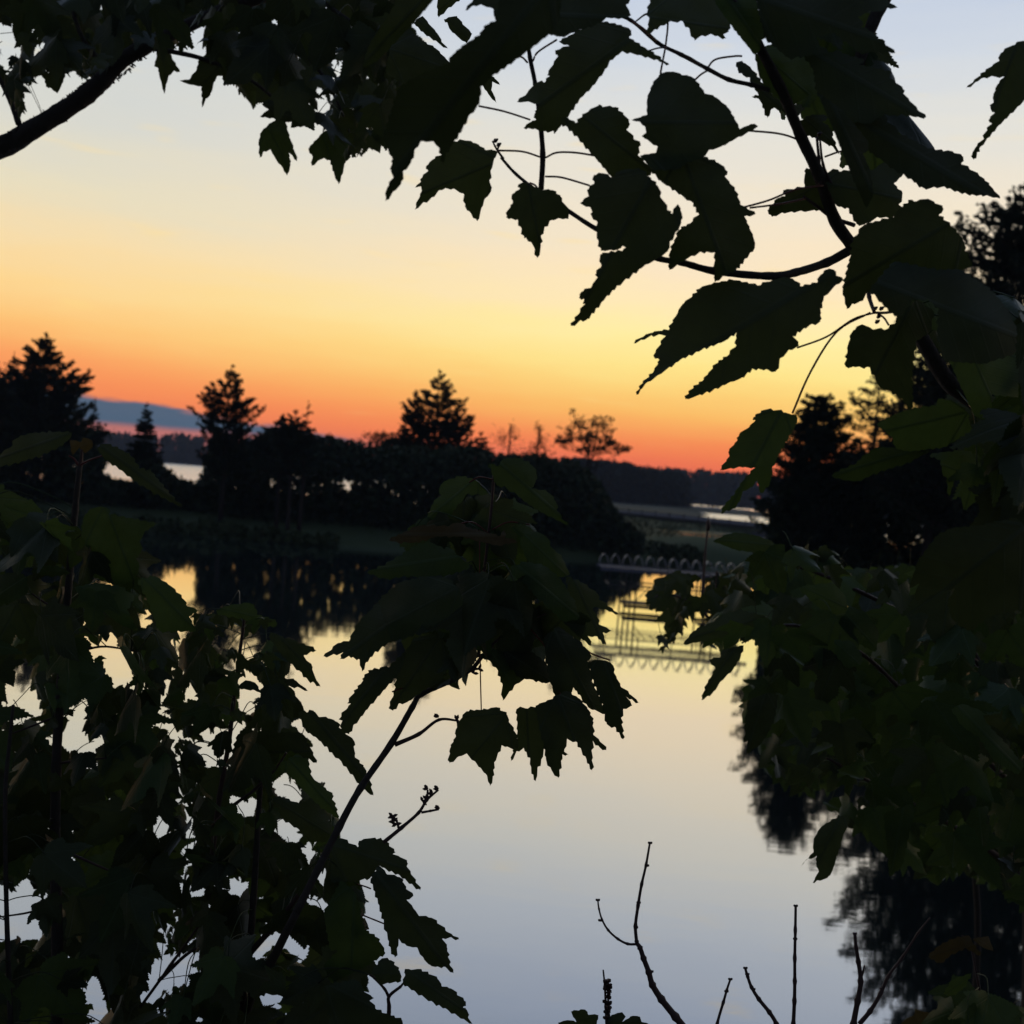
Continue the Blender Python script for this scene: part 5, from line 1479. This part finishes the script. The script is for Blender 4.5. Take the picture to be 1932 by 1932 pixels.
for t_, m_, D, p in [
        ((.4, .3), M_LEAF, 1.4, c3([(1050, 1250), (1130, 1250), (1140, 1230), (1190, 1250), (1220, 1290), (1300, 1300), (1370, 1330), (1390, 1380), (1440, 1430), (1490, 1460), (1510, 1490), (1505, 1540), (1515, 1620), (1560, 1670), (1590, 1700), (1630, 1800),
                                     (1665, 1932), (1610, 1900), (1560, 1850), (1500, 1770), (1400, 1650), (1330, 1590), (1290, 1540), (1200, 1460), (1110, 1400), (1080, 1330)])),
        ((.4, .3), M_LEAF, 1.42, c3([(830, 600), (870, 610), (940, 650), (1000, 660), (1060, 690), (1130, 710), (1200, 745), (1150, 760), (1095, 790), (1120, 830), (1170, 880), (1165, 900), (1180, 940), (1200, 990), (1235, 1050), (1180, 1010), (1130, 990), (1080, 930),
                                      (1010, 870), (940, 800), (870, 720), (820, 660)])),
        ((.4, .3), M_LEAF, 1.45, c3([(620, 880), (700, 860), (800, 880), (870, 920), (960, 980), (1030, 990), (1060, 1020), (1140, 1085), (1060, 1050), (975, 1035), (980, 1070), (1040, 1130), (1090, 1200), (1100, 1240), (1060, 1290), (960, 1300), (880, 1200), (800, 1080), (720, 970)])),
        ((.2, .3), M_LEAF, 1.43, c3([(510, 1600), (560, 1430), (620, 1390), (700, 1410), (1080, 1420), (1110, 1450), (1120, 1500), (1150, 1540), (1180, 1610), (1205, 1670), (1140, 1630), (1070, 1600), (990, 1560), (900, 1590), (860, 1680), (790, 1760), (720, 1740), (650, 1640), (510, 1670)])),
        ((.4, .3), M_LEAF_G, 1.42, T(0, 2, [(1575, 470), (1690, 400), (1740, 430), (1760, 520), (1780, 550), (1890, 640), (1880, 660), (1900, 700), (1915, 770), (1840, 720), (1770, 660), (1700, 590), (1640, 520)])),
        ((.4, .3), M_LEAF, 1.45, T(0, 2, [(1550, 650), (1600, 650), (1700, 690), (1760, 650), (1850, 740), (1880, 830), (1850, 900), (1760, 900), (1690, 830), (1600, 770), (1540, 750)])),
        ((.4, .3), M_LEAF, 1.38, q2([(-60, 900), (0, 880), (50, 910), (95, 930), (100, 895), (165, 880), (240, 890), (308, 960), (290, 970), (340, 990), (378, 1022), (370, 1040), (400, 1090), (450, 1178), (330, 1090), (215, 1035), (165, 1105), (85, 1120), (-60, 1130)])),
        ((.4, .3), M_LEAF, 1.36, q2([(165, 1110), (215, 1035), (260, 1085), (330, 1100), (350, 1130), (370, 1170), (410, 1205), (370, 1230), (420, 1290), (440, 1320), (510, 1330), (550, 1365), (600, 1410), (672, 1457), (620, 1440), (570, 1450), (600, 1500), (600, 1520),
                                      (615, 1600), (640, 1648), (590, 1610), (510, 1605), (470, 1570), (430, 1500), (370, 1490), (325, 1450), (315, 1510), (305, 1560), (280, 1510), (260, 1430), (240, 1350), (205, 1230)])),
        ((.4, .3), M_LEAF, 1.32, q2([(360, 1620), (400, 1625), (430, 1620), (500, 1650), (550, 1680), (570, 1720), (620, 1730), (660, 1770), (705, 1805), (690, 1840), (710, 1850), (720, 1900), (745, 1935), (700, 1910), (600, 1850), (520, 1810), (420, 1750), (345, 1700), (360, 1660)])),
        ((.2, .3), M_LEAF, 1.34, q2([(170, 1640), (230, 1560), (280, 1570), (330, 1630), (340, 1690), (260, 1700), (215, 1710), (190, 1660)])),
        ((.2, .3), M_LEAF, 1.3, q2([(-100, 1720), (80, 1680), (120, 1720), (130, 1750), (185, 1785), (160, 1800), (200, 1850), (240, 1870), (345, 1910), (345, 1980), (-50, 1990)])),
        ((.2, .3), M_LEAF_G, 1.35, q2([(0, 1500), (-60, 1520), (-100, 1300), (0, 1120), (70, 1180), (90, 1230), (110, 1320), (130, 1400), (200, 1440), (220, 1470), (250, 1530), (150, 1600), (-60, 1700), (-100, 1600)]))]:
    LM2.traced(p, D, t_, m_=m_, seed=k)
    k += 1
LM2.traced(c3([(380, 420), (470, 385), (560, 370), (650, 360), (700, 400), (720, 460), (820, 490), (880, 520), (850, 560), (760, 530), (600, 490), (450, 460), (400, 460)]), 1.43, (.2, .6), m_=M_LEAF_G)
LR2 = [(300, 1130), (380, 1160), (470, 1158), (520, 1180), (545, 1230), (545, 1290), (560, 1370), (590, 1400), (615, 1440), (600, 1500), (630, 1520), (650, 1580), (665, 1640), (690, 1700), (700, 1770), (690, 1850), (700, 1890), (720, 2000), (300, 2000), (320, 1600), (310, 1350)]
print('left2 fill', LM2.fill([LR2], LG, (1.35, 1.75), (.06, .095), 420, 43, M_LEAF, [(M_LEAF, .7), (M_LEAF_G, .3)], tol=.04, tries=8, stop=.992, avoid=LM.cov))
LM2.fill([LR2], LG, (1.35, 1.75), (.03, .055), 420, 143, M_LEAF, [(M_LEAF, .7), (M_LEAF_G, .3)], tol=.08, tries=5, stop=.992, avoid=LM.cov, petp=.2)
print('cov', 1 - (raster([LR2], LG) & ~LM.cov & ~LM2.cov).sum() / raster([LR2], LG).sum())
LM2.finish(95)

# ---- 5. leafy maple shrub at the right
RM = Plant('maple_shrub', (1.35, 2.7, 2.2), 'dense green maple shrub covering the lower right beneath the pines', 'shrub')
RM.world_stem('stem', [(1.35, 2.7, 2.15), (1.34, 2.6, 3.1), (1.25, 2.45, 3.9), (1.1, 2.3, 4.5), (.9, 2.2, 4.8)], .022, .008, M_BARK, 8)
RM.world_stem('stem', [(1.37, 2.7, 2.15), (1.4, 2.5, 3.2), (1.3, 2.3, 4.1), (1.1, 2.15, 4.9)], .018, .007, M_BARK, 8)
RM.stem('branch', [(1932, 1500, 2.2), (1800, 1380, 2.1), (1700, 1300, 2.0), (1620, 1230, 1.95), (1500, 1180, 1.9), (1400, 1200, 1.85)], 12, 5, M_TWIG, .1)
RM.stem('branch', [(1900, 1300, 2.2), (1780, 1200, 2.1), (1650, 1130, 2.0), (1540, 1080, 2.0), (1460, 1060, 2.0)], 12, 5, M_TWIG, .1)
RM.stem('branch', [(1932, 1650, 2.1), (1800, 1560, 2.0), (1650, 1480, 1.95), (1560, 1430, 1.9)], 12, 5, M_TWIG, .1)
RM.stem('branch', [(1932, 1100, 1.9), (1890, 1000, 1.8), (1900, 930, 1.75)], 8, 4, M_TWIG, .1)
q3 = lambda p: T(2, 1, p)
for t_, m_, D, p in [
        ((-.4, .3), M_LEAF, 1.8, q3([(150, 1800), (210, 1790), (230, 1745), (345, 1720), (330, 1780), (290, 1850), (210, 1932), (170, 1990), (105, 2032), (135, 1940), (160, 1900), (185, 1850)])),
        ((-.4, .3), M_LEAF, 1.85, q3([(0, 1715), (60, 1640), (170, 1590), (240, 1540), (330, 1520), (480, 1560), (440, 1640), (300, 1660), (200, 1680), (100, 1700)])),
        ((-.3, .3), M_LEAF, 1.7, T(2, 2, [(390, 90), (480, 60), (540, 70), (520, 200), (480, 290), (440, 350), (390, 380), (365, 405), (370, 330), (340, 335), (355, 290), (350, 230), (370, 160), (365, 130)])),
        ((-.3, .3), M_LEAF, 1.6, T(2, 2, [(790, 810), (860, 770), (935, 755), (945, 790), (910, 860), (870, 990), (850, 1060), (820, 1105), (760, 1120), (735, 1135), (770, 1070), (755, 1020), (760, 980), (700, 1000), (668, 1040), (740, 960), (740, 900), (750, 870)])),
        ((.3, .5), M_LEAF_G, 1.9, q3([(170, 1130), (260, 1090), (330, 1085), (420, 1100), (500, 1130), (530, 1170), (440, 1200), (300, 1180), (220, 1150)])),
        ((.3, .4), M_LEAF_G, 1.8, q3([(660, 1400), (740, 1380), (850, 1370), (920, 1440), (930, 1540), (820, 1545), (740, 1480)])),
        ((.3, .4), M_LEAF_G, 1.75, q3([(880, 1590), (950, 1500), (1040, 1540), (1110, 1650), (1090, 1760), (980, 1700), (920, 1640)])),
        ((.3, .4), M_LEAF_G, 1.7, q3([(860, 1690), (960, 1700), (1020, 1790), (1010, 1830), (930, 1850), (870, 1780)])),
        ((.3, .4), M_LEAF_G, 1.6, T(2, 2, [(1520, 150), (1580, 120), (1690, 160), (1720, 230), (1850, 370), (1932, 470), (1900, 520), (1760, 440), (1680, 310), (1590, 250)])),
        ((.3, .4), M_LEAF_G, 1.6, T(2, 2, [(1600, 790), (1640, 710), (1730, 700), (1720, 800), (1750, 810), (1710, 940), (1670, 870), (1650, 830)])),
        ((.3, .4), M_LEAF_G, 1.7, T(2, 2, [(1140, 740), (1290, 690), (1310, 740), (1270, 900), (1240, 1040), (1170, 1100), (1160, 960), (1150, 850)]))]:
    RM.traced(p, D, t_, m_=m_, seed=k, teeth=1.6)
    k += 1
RR = [(1380, 1075), (1420, 1050), (1450, 1035), (1510, 1022), (1560, 1030), (1580, 1050), (1620, 1075), (1700, 1060), (1760, 1080), (1800, 1100), (1870, 960), (1900, 930), (2050, 900), (2050, 1760), (1900, 1700), (1820, 1650), (1760, 1670), (1700, 1640), (1660, 1600),
      (1600, 1560), (1540, 1510), (1480, 1490), (1430, 1440), (1400, 1370), (1400, 1300), (1420, 1250), (1370, 1240), (1300, 1210), (1330, 1180), (1370, 1140)]
RG = [T(2, 2, [(735, 640), (790, 590), (810, 650)]), T(2, 2, [(820, 680), (830, 600), (890, 590), (900, 640), (850, 650)]), T(2, 2, [(930, 640), (990, 570), (1050, 600), (1010, 640), (970, 700)]), q3([(270, 1730), (330, 1710), (440, 1740), (430, 1932), (300, 1850)]),
      q3([(260, 1660), (340, 1620), (330, 1650), (270, 1680)])]
print('right fill', RM.fill([RR], RG, (1.65, 2.6), (.065, .105), 420, 51, M_LEAF_G, [(M_LEAF_G, .75), (M_LEAF, .25)], tol=.04, tries=8, stop=.985))
RM.finish(95)

RL = Plant('maple_shrub', (1.5, 3.4, 1.95), 'small dark leafy shoot hanging before the water, left of the big green shrub', 'shrub')
RL.world_stem('stem', [(1.5, 3.4, 1.85), (1.48, 3.25, 2.9), (1.42, 3.1, 3.8), (1.25, 2.95, 4.3), tuple(P(1700, 1240, 2.8)), tuple(P(1560, 1225, 2.75)), tuple(P(1400, 1200, 2.7))], .012, .004, M_BARK, 7)
RL.stem('shoot', [(1352, 1180, 2.7), (1326, 1150, 2.72), (1327, 1100, 2.75), (1331, 1040, 2.78), (1335, 1000, 2.8), (1337, 975, 2.8)], 7, 2.5, M_TWIG, .1)
RL.stem('shoot', [(1360, 1180, 2.7), (1350, 1140, 2.7), (1351, 1100, 2.7), (1353, 1076, 2.7)], 5, 2.5, M_TWIG, .1)
for (u_, v_, h_) in ((1336.5, 990, 12), (1353, 1084, 5)):
    mb = MB()
    mb.tube([P(u_ - 1, v_ + h_, 2.79), P(u_ - .5, v_ + h_ * .4, 2.79), P(u_, v_ - h_ * .5, 2.79), P(u_ + .5, v_ - h_, 2.8)], [.003, .006, .005, .002], 6)
    mb.build('seed_head', M_TWIG, RL.root, True)
RL.stem('twig', [(1400, 1200, 2.7), (1330, 1150, 2.7), (1260, 1120, 2.7), (1230, 1130, 2.7)], 5, 3, M_TWIG, .1)
print('shoot fill', RL.fill([[(1207, 1120), (1240, 1105), (1215, 1085), (1260, 1080), (1330, 1085), (1390, 1075), (1420, 1100), (1400, 1170), (1330, 1215), (1290, 1200), (1262, 1215), (1250, 1250), (1235, 1215), (1212, 1185), (1250, 1180), (1225, 1150)]],
                            [CR(1700, 1600, 560, g) for g in [[(935, 540), (980, 520), (1040, 510), (1070, 530), (960, 555)], [(1170, 500), (1180, 450), (1300, 430), (1310, 480), (1200, 520)], [(760, 700), (830, 680), (830, 740)], [(1250, 700), (1290, 680), (1370, 760), (1300, 760)],
                                                              [(660, 900), (740, 820), (890, 825), (930, 900), (830, 930)], [(1085, 810), (1190, 770), (1200, 740), (1270, 770), (1290, 840), (1190, 900), (1200, 830), (1100, 830)], [(1100, 880), (1160, 910), (1170, 960), (1110, 980)],
                                                              [(1195, 590), (1240, 580), (1230, 620)], [(1370, 620), (1410, 620), (1400, 660)]]], (2.5, 2.95), (.05, .075), 70, 61, M_LEAF, None, tol=.06, tries=8))
RL.finish(60)

BR = Plant('maple_shrub', (1.0, 2.1, 2.9), 'sparse reddish green leaves low in the bottom right corner', 'shrub')
BR.world_stem('stem', [(1.0, 2.1, 2.75), (.95, 2.0, 3.2), (.85, 1.8, 3.8), tuple(P(1860, 1932, 1.6))], .010, .005, M_BARK, 7)
BR.stem('twig', [(1860, 1932, 1.6), (1845, 1850, 1.6), (1830, 1780, 1.6), (1815, 1765, 1.6)], 6, 3, M_TWIG, .1)
BR.traced(T(2, 2, [(1390, 1550), (1450, 1490), (1530, 1450), (1620, 1430), (1640, 1470), (1690, 1550), (1600, 1500), (1520, 1540), (1460, 1590)]), 1.6, (.3, .5), m_=M_LEAF_Y)
BR.traced(T(2, 2, [(1640, 1450), (1730, 1435), (1760, 1520), (1700, 1500)]), 1.6, (.3, .5), m_=M_LEAF_Y, teeth=1)
BR.traced(T(2, 2, [(1475, 1760), (1530, 1680), (1635, 1645), (1590, 1730), (1530, 1770)]), 1.55, (.3, .5), m_=M_LEAF_G)
print('br fill', BR.fill([[(1700, 1932), (1760, 1910), (1790, 1870), (1800, 1850), (1850, 1850), (1890, 1900), (1932, 1880), (1990, 1880), (1990, 2000), (1700, 2000)]], [], (1.5, 1.8), (.07, .09), 22, 71, M_LEAF_G, [(M_LEAF_G, .8), (M_LEAF_Y, .2)], tol=.1))
BR.finish(60)

# ---- 6. bare twigs rising at the bottom
def twig(label, base, limbs, buds=(), leaves=None):
    """base: bottom (u, v, D); limbs: list of (points, w0, w1)"""
    D = base[2]
    g = P(*base)
    t = tag(empty('bare_twig', (g.x, g.y + .15, g.z - .8)), label, 'twig', 'bare twigs rising from the bottom edge')
    mb = MB()
    mb.tube([Vector((g.x, g.y + .15, g.z - .8)), Vector((g.x + .01, g.y + .08, g.z - .4)), g], [limbs[0][1] * D / F * .6, limbs[0][1] * D / F * .55, limbs[0][1] * D / F / 2], 7)
    mb.build('lower_stem', M_TWIG, t, True)
    for pts, w0, w1 in limbs:
        rg = random.Random(int(pts[0][0]))
        sp = spline([(u, v, D) for u, v in pts], 5)
        rs_ = []
        for i, q in enumerate(sp):
            w = w0 + (w1 - w0) * i / (len(sp) - 1)
            rs_.append(w * D / F / 2 * (1.35 if i % 5 == 0 and 0 < i < len(sp) - 1 else 1))
        mb = MB()
        mb.tube([P(*q) for q in sp], rs_, 7)
        mb.build('branch', M_TWIG, t, True)
    if buds:
        for (u, v) in buds:
            mb = MB()
            for sgn in (-1, 1, .3):
                p = P(u, v, D)
                q = P(u + sgn * 4, v - 3.5, D)
                mb.tube([p, p.lerp(q, .6), q], [.0009, .0017, .0004], 5)
            mb.build('bud', M_TWIG, t, True)
    return t


b2 = lambda p: T(1, 2, p)
b3 = lambda p: T(2, 2, p)
twig('forked bare twig with a curved side shoot, tallest of the twigs over the water', (1300, 1950, 1.25),
     [([(1300, 1950)] + b2([(1890, 1890), (1810, 1790), (1760, 1710), (1740, 1640), (1710, 1560), (1690, 1500), (1672, 1475)]), 14, 8),
      (b2([(1672, 1475), (1665, 1380), (1680, 1260), (1700, 1140), (1725, 1030), (1745, 915)]), 7, 4), (b2([(1672, 1480), (1620, 1478), (1565, 1450), (1510, 1400), (1475, 1340), (1458, 1280), (1452, 1235)]), 5, 3)],
     b2([(1748, 912), (1730, 1040), (1683, 1250), (1668, 1390), (1672, 1470), (1452, 1235), (1466, 1350), (1755, 1640), (1765, 1720)]))
twig('short thin straight twig leaning right, between the fork and the bent twig', (1350, 1960, 1.3), [([(1350, 1960)] + b3([(195, 1932), (230, 1810), (250, 1740), (268, 1685)]), 6, 4)], b3([(270, 1683), (248, 1752)]))
twig('bent knobbly twig leaning left, left neighbour of the straight upright twig', (1472, 1960, 1.3), [([(1472, 1960)] + b3([(530, 1932), (490, 1865), (430, 1790), (390, 1725), (368, 1665), (355, 1620)]), 9, 5)], b3([(355, 1620), (366, 1655), (490, 1865), (400, 1740)]))
twig('straight upright single twig standing alone over the water', (1496, 1960, 1.3), [([(1496, 1960)] + b3([(627, 1932), (633, 1800), (635, 1690), (635, 1560), (638, 1400), (640, 1268)]), 8, 5)], b3([(640, 1268), (637, 1455), (635, 1695)]))
twig('pair of greenish twigs crossing before the tree reflections at the right', (1614, 1960, 1.3),
     [([(1614, 1960)] + b3([(968, 1932), (990, 1800), (1008, 1690), (995, 1580), (982, 1500), (975, 1425)]), 12, 6), (b3([(1005, 1690), (1020, 1640), (1030, 1600)]), 5, 3),
      (b3([(1000, 1932), (1060, 1860), (1120, 1760), (1165, 1660), (1240, 1560), (1330, 1420), (1400, 1330)]), 9, 3)], b3([(975, 1425), (1125, 1735), (1008, 1690)]))
SP = Plant('bud_shoot', tuple(P(1146, 2300, 1.25)), 'knobbly upright shoot covered in buds above a few small leaves', 'twig', 'bare twigs rising from the bottom edge')
SP.stem('stem', [(1146, 2300, 1.25), (1146, 2100, 1.25), (1145, 1960, 1.25), (1143, 1900, 1.25), (1141, 1860, 1.25), (1138, 1830, 1.25)], 8, 3, M_TWIG, .3)
SP.stem('stem', [(1148, 1960, 1.25), (1149, 1920, 1.25), (1147, 1880, 1.25), (1146, 1856, 1.25)], 6, 3, M_TWIG, .3)
mb = MB()
rg = random.Random(3)
for i in range(40):
    v = rg.uniform(1850, 1925)
    u = 1144 + rg.uniform(-2, 5)
    p = P(u, v, 1.25)
    q = P(u + rg.choice((-1, 1)) * rg.uniform(3, 7), v - rg.uniform(2, 6), 1.25 + rg.uniform(-.01, .01))
    mb.tube([p, p.lerp(q, .6), q], [.0008, .0022, .0005], 5)
mb.build('bud', M_TWIG, SP.root, True)
for p in [[(1225, 1925), (1280, 1910), (1330, 1920), (1300, 1860), (1380, 1850), (1400, 1880), (1455, 1880), (1440, 1960), (1300, 1990)], [(1500, 1932), (1530, 1880), (1590, 1865), (1610, 1890), (1590, 1920), (1650, 1885), (1690, 1890), (1700, 1920), (1750, 1935), (1700, 1980), (1520, 1990)]]:
    SP.traced(b2(p), 1.25, (.2, .4), teeth=1.2)
SP.finish(10)
